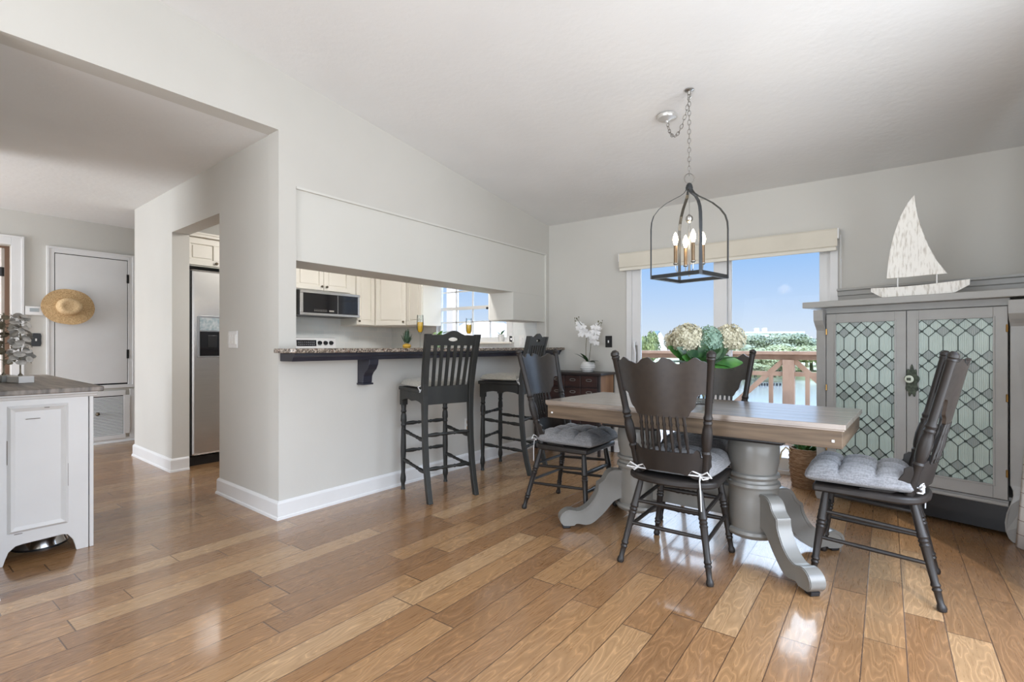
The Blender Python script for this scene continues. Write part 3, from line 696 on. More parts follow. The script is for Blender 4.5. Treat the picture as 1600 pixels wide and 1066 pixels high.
def bevel_panel(bm, y0, y1, z0, z1, x, w=.03, h=.012):
    o = [(y0, z0), (y1, z0), (y1, z1), (y0, z1)]; i1 = [(y0 + w * .4, z0 + w * .4), (y1 - w * .4, z0 + w * .4), (y1 - w * .4, z1 - w * .4), (y0 + w * .4, z1 - w * .4)]
    i2 = [(y0 + w, z0 + w), (y1 - w, z0 + w), (y1 - w, z1 - w), (y0 + w, z1 - w)]
    r = [[bm.verts.new((x, a, b)) for a, b in o], [bm.verts.new((x + h, a, b)) for a, b in i1], [bm.verts.new((x + h * .25, a, b)) for a, b in i2]]
    for p, q in zip(r, r[1:]):
        for k in range(4): bm.faces.new((p[k], p[(k + 1) % 4], q[(k + 1) % 4], q[k]))
    bm.faces.new(r[-1])
bevel_panel(bm, -.335, -.105, .155, .79, 0.0); obj('raised_panel', bm, trim_m, cn)
for z, a, b in ((.72, -.27, -.215), (.5, -.336, -.333), (.35, -.108, -.105), (.147, -.31, -.28), (.773, -.2, -.18)):
    bm = BM(); box(bm, (.0125 if z > .7 and a > -.3 else .001, a, z), (.0128 if z > .7 and a > -.3 else .0015, b, z + (.003 if b - a > .01 else .12)))
    obj('paint_chip', bm, MATS.get('exposed_dark_wood') or mat('exposed_dark_wood', rgb(90, 80, 70), rgb(110, 98, 86), 30, .7), cn)
obj('long_front', BX(((-1.68, -.03, .09), (-.03, -.002, .832)), ((-1.68, -.40, .02), (-1.65, -.03, .832)), ((-1.65, -.40, .09), (-.04, -.38, .832)), ((-1.65, -.38, .1), (-.04, -.03, .12)), ((-1.68, -.05, .0), (-1.62, -.002, .09)))[0:1] if False else BX(((-1.68, -.03, .09), (-.03, -.002, .832)), ((-1.68, -.40, .0), (-1.65, -.03, .832)), ((-1.65, -.40, .09), (-.04, -.38, .832))), trim_m, cn)
bm = BM(); prism(bm, [(.0, .818), (.010, .822), (.014, .832), (.028, .838), (.028, .846), (-1.70, .846), (-1.70, .818)], -.42, .012, lambda u, v, h: (u, h, v)); obj('top_moulding', bm, trim_m, cn)
obj('wood_top', B((-1.72, -.45, .846), (.05, .035, .872)), consoletop_m, cn, bev=.004)
t = thing('pet_bowl', 'shiny steel bowl on the floor under the console cabinet', 'bowl', (-3.73, .66, 0))
bm = BM(); lathe(bm, [(0, .0), (.10, 0), (.115, .01), (.095, .06), (.10, .066), (.09, .066), (.085, .058), (.08, .015), (0, .012)], n=28); obj('bowl', bm, mat('polished_steel', rgb(190, 190, 190), rgb(200, 200, 200), 4, .12, metal=1), t, smooth=True)
bm = BM(); lathe(bm, [(0, 0), (.117, 0), (.117, .008), (.11, .012), (0, .012)], n=28); obj('rubber_ring', bm, black_m, t, smooth=True)

# two metal leaf sculptures standing on the console
def leafsculp(label, loc, m, nst, hh, seed, blockm, bw):
    rnd = random.Random(seed)
    t = thing('leaf_sculpture', label, 'sculpture', loc, math.radians(8), 'metal leaf sculptures on the console')
    obj('base_block', B((-bw, -.035, 0), (bw, .035, .04)), blockm, t, bev=.003)
    bm = BM(); lathe(bm, [(0, .04), (.011, .04), (.011, .047), (.006, .052), (.0045, .06), (.004, hh), (0, hh)], n=8); obj('stem', bm, metleaf_m, t, smooth=True)
    bm = BM()
    for k in range(nst):
        z = .12 + (hh - .12) * k / (nst - 1); a = k * 2.3 + rnd.uniform(-.4, .4); r = .035 * (1.2 - .4 * z / hh)
        c = Vector((math.cos(a) * r * 1.3, math.sin(a) * r * 1.3, z))
        disc(bm, c, (math.cos(a) * .8 + rnd.uniform(-.5, .5), math.sin(a) * .8 + rnd.uniform(-.5, .5), rnd.uniform(.2, .9)), rnd.uniform(.020, .029), 9, rnd.uniform(.016, .022))
        tube(bm, [(0, 0, z - .02), c], .0018, 5)
    obj('leaves', bm, m, t, smooth=False)
leafsculp('pale silvery leaf sculpture on a white block on the console', (-4.14, .645, .873), silverleaf_m, 46, .40, 3, white_m, .09)
leafsculp('dull bronze leaf sculpture at the left edge of the console top', (-4.32, .60, .873), metleaf_m, 22, .42, 5, mat('grey_block', rgb(150, 150, 146), rgb(160, 160, 156), 10, .6), .09)

# straw hat
t = thing('straw_hat', 'wide-brimmed natural straw hat hanging on the short white closet door', 'hat', (XH + .05, 1.452, 1.505))
t.rotation_euler = (0, R9 - .05, math.radians(0))
bm = BM(); rings = []
def hr(r, z, wob=0): return [Vector((math.cos(k * 2 * PI / 40) * r * (.92 + .02 * math.sin(k * .6)), math.sin(k * 2 * PI / 40) * r * 1.08, z + wob * math.sin(k * 2 * PI / 40 * 2 + .8) + wob * .6 * math.sin(k * 2 * PI / 40 * 3))) for k in range(40)]
ring_loft(bm, [hr(.205, .0, .016), hr(.205, .006, .016), hr(.15, .008, .008), hr(.105, .012), hr(.098, .012), hr(.104, .004), hr(.15, .0, .008)], closed=True); obj('brim', bm, straw_m, t, smooth=True)
bm = BM(); ring_loft(bm, [hr(.10, .008), hr(.097, .04), hr(.088, .078), hr(.07, .092), hr(.05, .084), hr(.02, .076)]); obj('crown', bm, mat('pale_straw', rgb(200, 168, 124), rgb(226, 198, 156), 90, .85, bs=.8, bd=.003, bscale=120), t, smooth=True, ang=80)
t.location = (XH + .062, 1.452, 1.505)

# ------------------------------------------------------------------ dining chairs
LEG = [(0, .013), (.06, .015), (.30, .0185), (.33, .021), (.35, .0165), (.37, .0205), (.39, .0165), (.41, .0205), (.43, .0175), (.74, .0145), (.77, .0185), (.79, .014), (.81, .018), (.83, .0135), (.93, .0125), (.95, .0165), (.975, .018), (1, .014)]
ROD = [(0, .0085), (.5, .0105), (1, .0085)]
FROD = [(0, .009), (.25, .012), (.3, .015), (.34, .011), (.38, .015), (.42, .011), (.46, .015), (.5, .011), (.54, .015), (.58, .011), (.62, .015), (.66, .011), (.70, .015), (.75, .012), (1, .009)]
POST = [(0, .0175), (.06, .018), (.20, .0165), (.235, .022), (.25, .017), (.27, .021), (.30, .0235), (.36, .0255), (.42, .022), (.45, .0175), (.47, .0215), (.485, .0175), (.505, .022), (.525, .0175), (.55, .0165), (.93, .0175), (.945, .021), (.955, .018), (.965, .022), (.985, .020), (1, .009)]
SP = [(0, .007), (.12, .006), (.18, .010), (.24, .007), (.4, .011), (.55, .009), (.7, .0065), (.76, .010), (.82, .007), (.94, .009), (1, .007)]
def seat_outline():
    pts = []
    # wide D shape: straight front, rounded rear
    for x, y in ((-.205, .215), (.205, .215)): pts.append((x, y))
    for k in range(11):
        a = k / 10 * PI; pts.append((.225 * math.cos(a) * (1 if abs(math.cos(a)) < .9 else .99), -.10 - .125 * math.sin(a)))
    return pts
def back_pt(u, z, th=0.0):
    """point on the leaning back; u in -1..1 between posts, z height"""
    t = (z - .445) / (1.07 - .445)
    hw = .165 + .07 * t; y = -.14 - .145 * t
    bow = -.07 * (1 - u * u)
    return Vector((u * hw, y + bow + th, z))
def curved_panel(outline_fn, nu, zs_fn, th=.014):
    pass
def grid_panel(bm, U, zlo, zhi, th, nz=6):
    """panel between lower and upper outline following the bowed back"""
    cols = []
    for s in (0, 1):
        g_ = []
        for u in U:
            a, b = zlo(u), zhi(u)
            g_.append([bm.verts.new(back_pt(u, a + (b - a) * j / nz, -th / 2 if s == 0 else th / 2)) for j in range(nz + 1)])
        cols.append(g_)
    nU = len(U)
    for s in (0, 1):
        for i in range(nU - 1):
            for j in range(nz):
                f = (cols[s][i][j], cols[s][i + 1][j], cols[s][i + 1][j + 1], cols[s][i][j + 1]); bm.faces.new(f if s == 0 else f[::-1])
    for i in range(nU - 1):
        bm.faces.new((cols[0][i][0], cols[1][i][0], cols[1][i + 1][0], cols[0][i + 1][0])); bm.faces.new((cols[0][i][nz], cols[0][i + 1][nz], cols[1][i + 1][nz], cols[1][i][nz]))
    for j in range(nz):
        for i in (0, nU - 1): bm.faces.new((cols[0][i][j], cols[0][i][j + 1], cols[1][i][j + 1], cols[1][i][j]))
def interp(tab, x):
    for (a, va), (b, vb) in zip(tab, tab[1:]):
        if x <= b: 
            t = (x - a) / (b - a) if b > a else 0
            t = t * t * (3 - 2 * t); return va + (vb - va) * t
    return tab[-1][1]
CT_LO = [(0, .756), (.575, .756), (.615, .762), (.64, .778), (.675, .790), (.72, .797), (.75, .812), (.768, .835), (.785, .855), (.82, .866), (.88, .869), (.95, .866), (1, .860)]
CT_HI = [(0, 1.013), (.04, 1.018), (.15, 1.038), (.26, 1.032), (.43, 1.008), (.58, 1.018), (.74, 1.038), (.86, 1.022), (1, 1.008)]
LR_LO = [(0, .485), (.4, .482), (.6, .472), (.8, .455), (1, .45)]
LR_HI = [(0, .585), (.72, .583), (.80, .60), (.86, .592), (.90, .56), (1, .56)]

pressed_m, nt_, b_ = newmat('pressed_carved_dark_wood')
v_ = objco(nt_); vo_ = N(nt_, 'ShaderNodeTexVoronoi', feature='SMOOTH_F1'); vo_.inputs['Scale'].default_value = 42; L(nt_, v_, vo_.inputs['Vector'])
L(nt_, ramp(nt_, vo_.outputs['Distance'], [(.2, rgb(33, 28, 26)), (.7, rgb(42, 37, 33))]), b_.inputs['Base Color']); b_.inputs['Roughness'].default_value = .34; b_.inputs['Coat Weight'].default_value = .35; b_.inputs['Coat IOR'].default_value = 1.9; b_.inputs['Coat Roughness'].default_value = .3; bump(nt_, b_, vo_.outputs['Distance'], .25, .002)

def cushion_mesh(w, d, h, tufts, nl=3, seed=1):
    bm = BM(); n = 36; rnd = random.Random(seed); top = []; bot = []
    for i in range(n + 1):
        rt, rb = [], []
        for j in range(n + 1):
            u, v = i / n * 2 - 1, j / n * 2 - 1
            # rounded square
            k = 1 - .06 * (u * u * v * v)
            x, y = u * w / 2 * k, v * d / 2 * k
            e = max(abs(u), abs(v)); edge = (1 - e ** 5) ** .5 if e < 1 else 0
            su, sv = abs(math.sin((u + 1) * PI * nl / 2)), abs(math.sin((v + 1) * PI * nl / 2))
            lump = (su ** .5) * (sv ** .5) if nl > 1 else 1 - .5 * math.exp(-(u * u + v * v) / .03)
            z = h * (.36 + .64 * edge * (.74 + .26 * lump)) - (h * .11 * (1 - (su * sv) ** .3) * edge if nl > 1 else 0)
            for tx, ty in tufts:
                z -= h * .22 * math.exp(-((x - tx) ** 2 + (y - ty) ** 2) / .02 ** 2)
            z += rnd.uniform(-.0008, .0008)
            rt.append(bm.verts.new((x, y, z)))
            rb.append(bm.verts.new((x * .985, y * .985, h * .18 * e ** 6)) if True else None)
        top.append(rt); bot.append(rb)
    for i in range(n):
        for j in range(n):
            bm.faces.new((top[i][j], top[i + 1][j], top[i + 1][j + 1], top[i][j + 1])); bm.faces.new((bot[i][j], bot[i][j + 1], bot[i + 1][j + 1], bot[i + 1][j]))
    rim_t = [top[i][0] for i in range(n + 1)] + [top[n][j] for j in range(1, n + 1)] + [top[i][n] for i in range(n - 1, -1, -1)] + [top[0][j] for j in range(n - 1, 0, -1)]
    rim_b = [bot[i][0] for i in range(n + 1)] + [bot[n][j] for j in range(1, n + 1)] + [bot[i][n] for i in range(n - 1, -1, -1)] + [bot[0][j] for j in range(n - 1, 0, -1)]
    m = len(rim_t)
    mid = [bm.verts.new((a.co + b.co) / 2 + Vector((a.co.x, a.co.y, 0)).normalized() * .008) for a, b in zip(rim_t, rim_b)]
    for k in range(m):
        q = (k + 1) % m; bm.faces.new((rim_b[k], rim_b[q], mid[q], mid[k])); bm.faces.new((mid[k], mid[q], rim_t[q], rim_t[k]))
    return bm

def make_chair():
    t = thing('dining_chair', 'x', 'chair')
    bm = BM(); prism(bm, seat_outline(), .412, .445, fxy); obj('seat', bm, dark_m, t, bev=.009, smooth=True)
    for s in (-1, 1):
        bm = BM(); turned(bm, (s * .150, .165, .415), (s * .205, .215, 0), LEG); obj('leg', bm, dark_m, t, smooth=True)
        bm = BM(); turned(bm, (s * .145, -.155, .415), (s * .220, -.250, 0), LEG); obj('leg', bm, dark_m, t, smooth=True)
    def at(s, f, z):
        k = 1 - z / .415
        return Vector((s * (.150 + .055 * k), .165 + .05 * k, z)) if f else Vector((s * (.145 + .075 * k), -.155 - .095 * k, z))
    for s in (-1, 1):
        for z0, z1 in ((.315, .29), (.195, .175)):
            bm = BM(); turned(bm, at(s, 1, z0), at(s, 0, z1), ROD, 8); obj('stretcher', bm, dark_m, t, smooth=True)
    for z in (.285, .175):
        bm = BM(); turned(bm, at(-1, 1, z), at(1, 1, z), FROD, 10); obj('front_stretcher', bm, dark_m, t, smooth=True)
    for z in (.305, .195):
        bm = BM(); turned(bm, at(-1, 0, z), at(1, 0, z), ROD, 8); obj('rear_stretcher', bm, dark_m, t, smooth=True)
    for s in (-1, 1):
        bm = BM(); turned(bm, (s * .165, -.14, .44), (s * .235, -.285, 1.068), POST); obj('back_post', bm, dark_m, t, smooth=True)
        bm = BM(); prism(bm, [(.035, .445), (.035, .450), (-.02, .454), (-.06, .466), (-.09, .49), (-.112, .525), (-.122, .54), (-.124, .562), (-.142, .575), (-.156, .575), (-.158, .54), (-.145, .50), (-.12, .465), (-.08, .445)], -.010, .010, lambda u, v, h: (s * (.172 + (v - .445) * .1) + h, u, v)); obj('side_bracket', bm, dark_m, t, bev=.003)
    U = [-1 + 2 * k / 112 for k in range(113)]
    bm = BM(); grid_panel(bm, U, lambda u: interp(CT_LO, abs(u)), lambda u: interp(CT_HI, abs(u)), .013); obj('crest_panel', bm, pressed_m, t, smooth=True, ang=50)
    bm = BM(); grid_panel(bm, U, lambda u: interp(LR_LO, abs(u)), lambda u: interp(LR_HI, abs(u)), .013, 4); obj('lower_rail', bm, dark_m, t, smooth=True, ang=50)
    for k in range(8):
        u0 = (k - 3.5) / 3.5
        bm = BM(); turned(bm, back_pt(u0 * .62, .575), back_pt(u0 * .52, .765), SP, 8); obj('spindle', bm, dark_m, t, smooth=True)
    return t
def make_cushion():
    t = thing('seat_cushion', 'x', 'cushion')
    g_ = [(-.067, -.067), (.067, -.067), (-.067, .067), (.067, .067)]
    obj('pad', cushion_mesh(.41, .42, .104, g_), cushion_m, t, smooth=True, ang=80)
    for s in (-1, 1):
        bm = BM()
        tube(bm, [(s * .16, -.19, .04), (s * .15, -.225, .03), (s * .17, -.232, .015), (s * .19, -.215, .02)], .004, 6)
        tube(bm, [(s * .155, -.222, .035), (s * .12, -.235, .05), (s * .105, -.24, .03), (s * .15, -.228, .028)], .004, 6)
        tube(bm, [(s * .155, -.222, .03), (s * .19, -.235, .052), (s * .21, -.235, .03), (s * .155, -.226, .025)], .004, 6)
        if s == 1: tube(bm, [(.155, -.225, .03), (.16, -.25, .008), (.165, -.252, -.05), (.168, -.25, -.13)], .003, 6)
        obj('tie', bm, rope_m, t, smooth=True)
    return t
ch0 = make_chair(); cu0 = make_cushion()
def rz_face(fx, fy_): return math.atan2(fy_, fx) - PI / 2        # local +Y looks along (fx, fy)
chairs = [((-.86, 2.61), rz_face(0, 1), 'carved dark dining chair seen from behind at the near long side of the table', 'tufted grey cushion tied to the chair seen from behind'),
          ((-1.70, 2.965), rz_face(1, 0), 'carved dark dining chair at the left end of the table beside the bar stools', 'tufted grey cushion on the chair at the left end of the table'),
          ((-.935, 3.30), rz_face(0, -1), 'carved dark dining chair beyond the table, facing us before the glass door', 'tufted grey cushion on the far chair by the glass door'),
          ((-.06, 2.93), rz_face(-1, .02), 'carved dark dining chair at the right end of the table by the leaded glass cabinet', 'tufted grey cushion on the chair by the leaded glass cabinet')]
for i, ((x, y), a, l1, l2) in enumerate(chairs):
    c = ch0 if i == 0 else copy_tree(ch0); c.location = (x, y, 0); c.rotation_euler = (0, 0, a); tag(c, l1, 'chair', 'carved dining chairs')
    q = cu0 if i == 0 else copy_tree(cu0); off = Matrix.Rotation(a, 3, 'Z') @ Vector((0, .045, 0)); q.location = (x + off.x, y + off.y, .447); q.rotation_euler = (0, 0, a); tag(q, l2, 'cushion', 'tufted grey chair cushions')

# ------------------------------------------------------------------ bar stools
SLEG = [(0, .021), (.06, .017), (.08, .022), (.10, .016), (.13, .021), (.19, .023), (.22, .017), (.24, .021), (.26, .016), (.30, .018), (.55, .021), (.72, .017), (.80, .015), (.86, .021), (.90, .021), (.93, .015), (.97, .013), (1, .018)]
SROD = [(0, .009), (.12, .014), (.22, .016), (.33, .010), (.36, .014), (.39, .010), (.5, .012), (.61, .010), (.64, .014), (.67, .010), (.78, .016), (.88, .014), (1, .009)]
def make_stool():
    t = thing('bar_stool', 'x', 'bar stool')
    SZ = .785
    bm = BM(); prism(bm, [(-.205, .225), (.205, .225), (.205, -.17), (-.205, -.17)], SZ - .028, SZ, fxy); obj('seat', bm, stool_m, t, bev=.006)
    def scal(u0, u1, z0, z1):
        n = 14; lo = [(u0 + (u1 - u0) * k / n, z0 + .022 * (math.sin(PI * k / n) ** .5) - .012 * math.exp(-((k / n - .5) / .12) ** 2)) for k in range(n + 1)]
        return lo + [(u1, z1), (u0, z1)]
    bm = BM(); prism(bm, scal(-.155, .155, SZ - .105, SZ - .028), .185, .205, lambda u, v, h: (u, h, v)); obj('front_apron', bm, stool_m, t)
    for s in (-1, 1):
        bm = BM(); prism(bm, scal(-.155, .165, SZ - .105, SZ - .028), s * .19 - .01, s * .19 + .01, lambda u, v, h: (h, u, v)); obj('side_apron', bm, stool_m, t)
        bm = BM(); box(bm, (s * .178 - .022, .165, SZ - .14), (s * .178 + .022, .209, SZ - .028)); turned(bm, (s * .178, .187, SZ - .14), (s * .183, .19, 0), SLEG, 12); obj('leg', bm, stool_m, t, smooth=True)
        # sabre rear leg running up into the back post
        bm = BM(); R = []
        for y, z in ((-.262, 0), (-.235, .10), (-.205, .25), (-.188, .42), (-.182, .60), (-.182, .74), (-.188, .82), (-.21, .95), (-.24, 1.08), (-.262, 1.175)):
            hx = .0175 + (.004 if z > .7 else 0); hy = .019
            xx = s * (.187 + (.014 * (z - .74) / .43 if z > .74 else 0))
            R.append([Vector((xx - hx, y - hy, z)), Vector((xx + hx, y - hy, z)), Vector((xx + hx, y + hy, z)), Vector((xx - hx, y + hy, z))])
        ring_loft(bm, R); obj('leg', bm, stool_m, t, bev=.003)
        for z in (.42, .20):
            b2 = BM(); turned(b2, (s * .182, .19, z + .03), (s * .187, -.20, z), SROD, 8); obj('stretcher', b2, stool_m, t, smooth=True)
    bm = BM(); box(bm, (-.165, -.192, SZ - .11), (.165, -.172, SZ + .02)); obj('rear_apron', bm, stool_m, t, bev=.003)
    for z in (.50, .29):
        b2 = BM(); turned(b2, (-.18, .188, z), (.18, .188, z), SROD, 8); obj('front_stretcher', b2, stool_m, t, smooth=True)
    for z in (.46, .22):
        b2 = BM(); turned(b2, (-.18, -.19, z), (.18, -.19, z), SROD, 8); obj('rear_stretcher', b2, stool_m, t, smooth=True)
    def by(z): return -.188 - (z - .82) * .208
    # crest with an oval grip hole
    hole = [(math.cos(a) * .042, 1.138 + math.sin(a) * .014) for a in [k * 2 * PI / 20 for k in range(20)]]
    outer = []
    for k in range(20):
        a = k * 2 * PI / 20; dx, dz_ = math.cos(a), math.sin(a)
        # ray to outline
        x = max(-.18, min(.18, dx * 10)); 
        def top(x): return 1.165 + .03 * math.exp(-(x / .07) ** 2) + .004 * math.cos(x * 30)
        best = None
        for q in range(1, 400):
            px, pz = dx * q * .001, 1.138 + dz_ * q * .001
            if abs(px) >= .18 or pz <= 1.095 or pz >= top(px): best = (px, pz); break
        outer.append(best)
    bm = BM(); rr = []
    for th in (-.011, .011):
        rr.append(([bm.verts.new((x, by(z) + th, z)) for x, z in outer], [bm.verts.new((x, by(z) + th, z)) for x, z in hole]))
    # fill corners
    for q, (o_, h_) in enumerate(rr):
        for k in range(20): bm.faces.new((o_[k], o_[(k + 1) % 20], h_[(k + 1) % 20], h_[k]))
    for k in range(20):
        bm.faces.new((rr[0][0][k], rr[0][0][(k + 1) % 20], rr[1][0][(k + 1) % 20], rr[1][0][k])); bm.faces.new((rr[0][1][k], rr[0][1][(k + 1) % 20], rr[1][1][(k + 1) % 20], rr[1][1][k]))
    for s in (-1, 1): prism(bm, [(s * .10, 1.095), (s * .185, 1.095), (s * .185, 1.165), (s * .15, 1.168), (s * .10, 1.17)], -.0108, .0108, lambda u, v, h: (u, by(v) + h, v))
    obj('crest_rail', bm, stool_m, t)
    for k in range(6):
        x = (k - 2.5) * .054
        bm = BM(); prism(bm, [(x * .92 - .011, .80), (x * .92 + .011, .80), (x + .011, 1.098), (x - .011, 1.098)], -.007, .007, lambda u, v, h: (u, by(v) + h, v)); obj('back_slat', bm, stool_m, t)
    return t
def make_pad():
    t = thing('stool_cushion', 'x', 'cushion')
    obj('pad', cushion_mesh(.40, .37, .062, [(0, 0)], nl=1, seed=4), beigecush_m, t, smooth=True, ang=80)
    for s in (-1, 1):
        bm = BM(); tube(bm, [(s * .17, -.18, .02), (s * .2, -.20, .03), (s * .225, -.19, .015), (s * .215, -.2, -.01)], .004, 6); tube(bm, [(s * .19, -.19, .02), (s * .225, -.215, -.02)], .004, 6); obj('tie', bm, rope_m, t, smooth=True)
    return t
st0 = make_stool(); pd0 = make_pad()
def stool_at(o, x, y, a, lab, pad, lab2):
    o.location = (x, y, 0); o.rotation_euler = (0, 0, a); tag(o, lab, 'bar stool', 'charcoal bar stools')
    off = Matrix.Rotation(a, 3, 'Z') @ Vector((0, .035, 0)); pad.location = (x + off.x, y + off.y, .786); pad.rotation_euler = (0, 0, a); tag(pad, lab2, 'cushion', 'beige stool cushions')
# (feet measured on the floor: rear pair and front pair)
stool_at(st0, -2.72, 2.69, rz_face(-.957, .29), 'charcoal slat-back bar stool nearest the hall, seen from behind', pd0, 'flat beige cushion on the bar stool nearest the hall')
stool_at(copy_tree(st0), -2.70, 3.60, rz_face(-.975, -.22), 'charcoal slat-back bar stool half hidden by the left dining chair', copy_tree(pd0), 'flat beige cushion on the bar stool behind the left dining chair')

# ------------------------------------------------------------------ dining table
tb = thing('dining_table', 'trestle dining table with weathered plank top and grey turned pedestals', 'table', (-.888, 2.90, 0), math.radians(-2.8))
HW, HD = .77, .355
bm = BM(); n = 6
for k in range(n):
    y0 = -HD + k * 2 * HD / n; box(bm, (-HW, y0 + .0015, .737), (HW, y0 + 2 * HD / n - .0015, .76))
box(bm, (-HW + .005, -HD + .005, .73), (HW - .005, HD - .005, .738)); obj('tabletop', bm, tabletop_m, tb, bev=.002)
obj('apron', BX(((-HW + .012, -HD + .010, .655), (HW - .012, -HD + .03, .736)), ((-HW + .012, HD - .03, .655), (HW - .012, HD - .010, .736)), ((-HW + .012, -HD + .03, .655), (-HW + .032, HD - .03, .736)), ((HW - .032, -HD + .03, .655), (HW - .012, HD - .03, .736))), apron_m, tb, bev=.002)
for s in (-1, 1):
    obj('screw_cap', B((s * (HW - .045) - .005, -HD + .006, .682), (s * (HW - .045) + .005, -HD + .011, .692)), ceramic_m, tb)
PED = [(0, .604), (.112, .604), (.118, .595), (.124, .575), (.126, .53), (.121, .485), (.114, .45), (.112, .435), (.125, .43), (.128, .418), (.12, .41), (.113, .402), (.116, .39), (.127, .385), (.13, .37), (.123, .36), (.119, .352), (.121, .30), (.121, .16), (.118, .15), (.13, .142), (.134, .128), (.126, .112), (.10, .10), (0, .10)]
LEGP = [(.09, .330), (.13, .343), (.19, .345), (.225, .325), (.245, .29), (.272, .268), (.28, .262), (.285, .225), (.305, .185), (.335, .145), (.375, .115), (.415, .105), (.445, .112), (.475, .112), (.505, .095), (.52, .07), (.519, .045), (.505, .028), (.49, .02), (.435, .02), (.425, .028), (.405, .03), (.36, .022), (.32, .032), (.28, .062), (.235, .105), (.19, .155), (.165, .168), (.145, .175), (.09, .175)]
def smooth_outline(P, keep=3):
    out = []
    for i in range(len(P)):
        p0, p1, p2, p3 = (Vector(P[(i + k) % len(P)]) for k in (-1, 0, 1, 2))
        if i == len(P) - 1: out.append(tuple(p1)); continue
        for k in range(keep):
            t = k / keep
            if i in (0, len(P) - 2): q = p1.lerp(p2, t)
            else: q = .5 * ((2 * p1) + (p2 - p0) * t + (2 * p0 - 5 * p1 + 4 * p2 - p3) * t * t + (3 * p1 - p0 - 3 * p2 + p3) * t ** 3)
            out.append((q.x, q.y))
    return out
LEGS = smooth_outline(LEGP)
for s in (-1, 1):
    cx = s * .325
    obj('mount_block', B((cx - .17, -.15, .605), (cx + .17, .15, .73)), black_m, tb, bev=.01)
    bm = BM(); lathe(bm, [(r, z) for r, z in PED], (cx, 0, 0), 36); ped = obj('pedestal', bm, greybase_m, tb, smooth=True, ang=40)
    for q in (-1, 1):
        a = math.atan2(q, s) ; ca, sa = math.cos(a), math.sin(a)
        bm = BM(); fl_ = lambda u, v, h: (cx + ca * (u - .02) * .98 - sa * h, sa * (u - .02) * .98 + ca * h, v)
        ce = Vector((.30, .17)); prism(bm, LEGS, -.034, .034, fl_)
        for sd in (-1, 1):      # raised moulding running along the upper edge
            top = LEGS[3:52]; rings = []
            for k_, (u_, v_) in enumerate(top):
                a_, b_2 = Vector(top[max(k_ - 1, 0)]), Vector(top[min(k_ + 1, len(top) - 1)]); d_ = (b_2 - a_).normalized(); nn_ = Vector((d_.y, -d_.x))
                c_ = Vector((u_, v_)) + nn_ * .004
                rings.append([Vector(fl_(c_.x, c_.y, sd * .022)), Vector(fl_(c_.x + nn_.x * .010, c_.y + nn_.y * .010, sd * .022)), Vector(fl_(c_.x + nn_.x * .012, c_.y + nn_.y * .012, sd * .037)), Vector(fl_(c_.x, c_.y, sd * .038))])
            ring_loft(bm, rings)
        lg = obj('leg', bm, greybase_m, tb, bev=.006, smooth=True, ang=35)
        bm = BM(); prism(bm, [(.45, .0), (.49, .0), (.495, .022), (.44, .022)], -.022, .022, lambda u, v, h: (cx + ca * (u - .02) - sa * h, sa * (u - .02) + ca * h, v)); obj('glide', bm, black_m, lg, bev=.004)
obj('stretcher', BX(((-.22, -.045, .185), (.22, .045, .345)),), greybase_m, tb, bev=.004)

# vase of flowers
VX, VY = -.83, 2.93
t = thing('flower_vase', 'clear glass vase standing in the middle of the dining table', 'vase', (VX, VY, .761))
bm = BM(); lathe(bm, [(0, 0), (.045, 0), (.05, .01), (.048, .06), (.038, .12), (.036, .15), (.05, .2), (.047, .2), (.033, .15), (.035, .12), (.045, .06), (.046, .012), (0, .01)], n=24); obj('glass', bm, vase_m, t, smooth=True)
def hydrangea(label, loc, r, m, n=340, seed=1, leaves=6):
    rnd = random.Random(seed); t = thing('hydrangea', label, 'flower', loc, 0, 'hydrangea bouquet in the vase')
    bm = BM(); ball(bm, (0, 0, 0), r * .86, 16, 10, (1, 1, .9))
    for k in range(n):
        z = 1 - 2 * (k + .5) / n; a = k * 2.39996; q = math.sqrt(1 - z * z); nn = Vector((q * math.cos(a), q * math.sin(a), z))
        if z < -.75: continue
        nn2 = (nn + Vector((rnd.uniform(-.5, .5), rnd.uniform(-.5, .5), rnd.uniform(-.5, .5)))).normalized(); c = nn * r * rnd.uniform(.9, 1.04); c.z *= .92
        A_, B_ = frame(nn2); ph = rnd.uniform(0, 1.5); s_ = r * rnd.uniform(.10, .15)
        for j in range(4):
            d = A_ * math.cos(ph + j * PI / 2) + B_ * math.sin(ph + j * PI / 2); e = A_ * -math.sin(ph + j * PI / 2) + B_ * math.cos(ph + j * PI / 2)
            quad(bm, [c, c + d * s_ * .6 + e * s_ * .45 + nn2 * s_ * .2, c + d * s_ * 1.1 + nn2 * s_ * .35, c + d * s_ * .6 - e * s_ * .45 + nn2 * s_ * .2])
    obj('flower_head', bm, m, t)
    base = Vector((VX, VY, .80)) - Vector(loc)
    bm = BM(); tube(bm, [(0, 0, -r * .7), base * .55 + Vector((0, 0, .02)), base], .0045, 6); obj('stem', bm, stem_m, t, smooth=True)
    return t
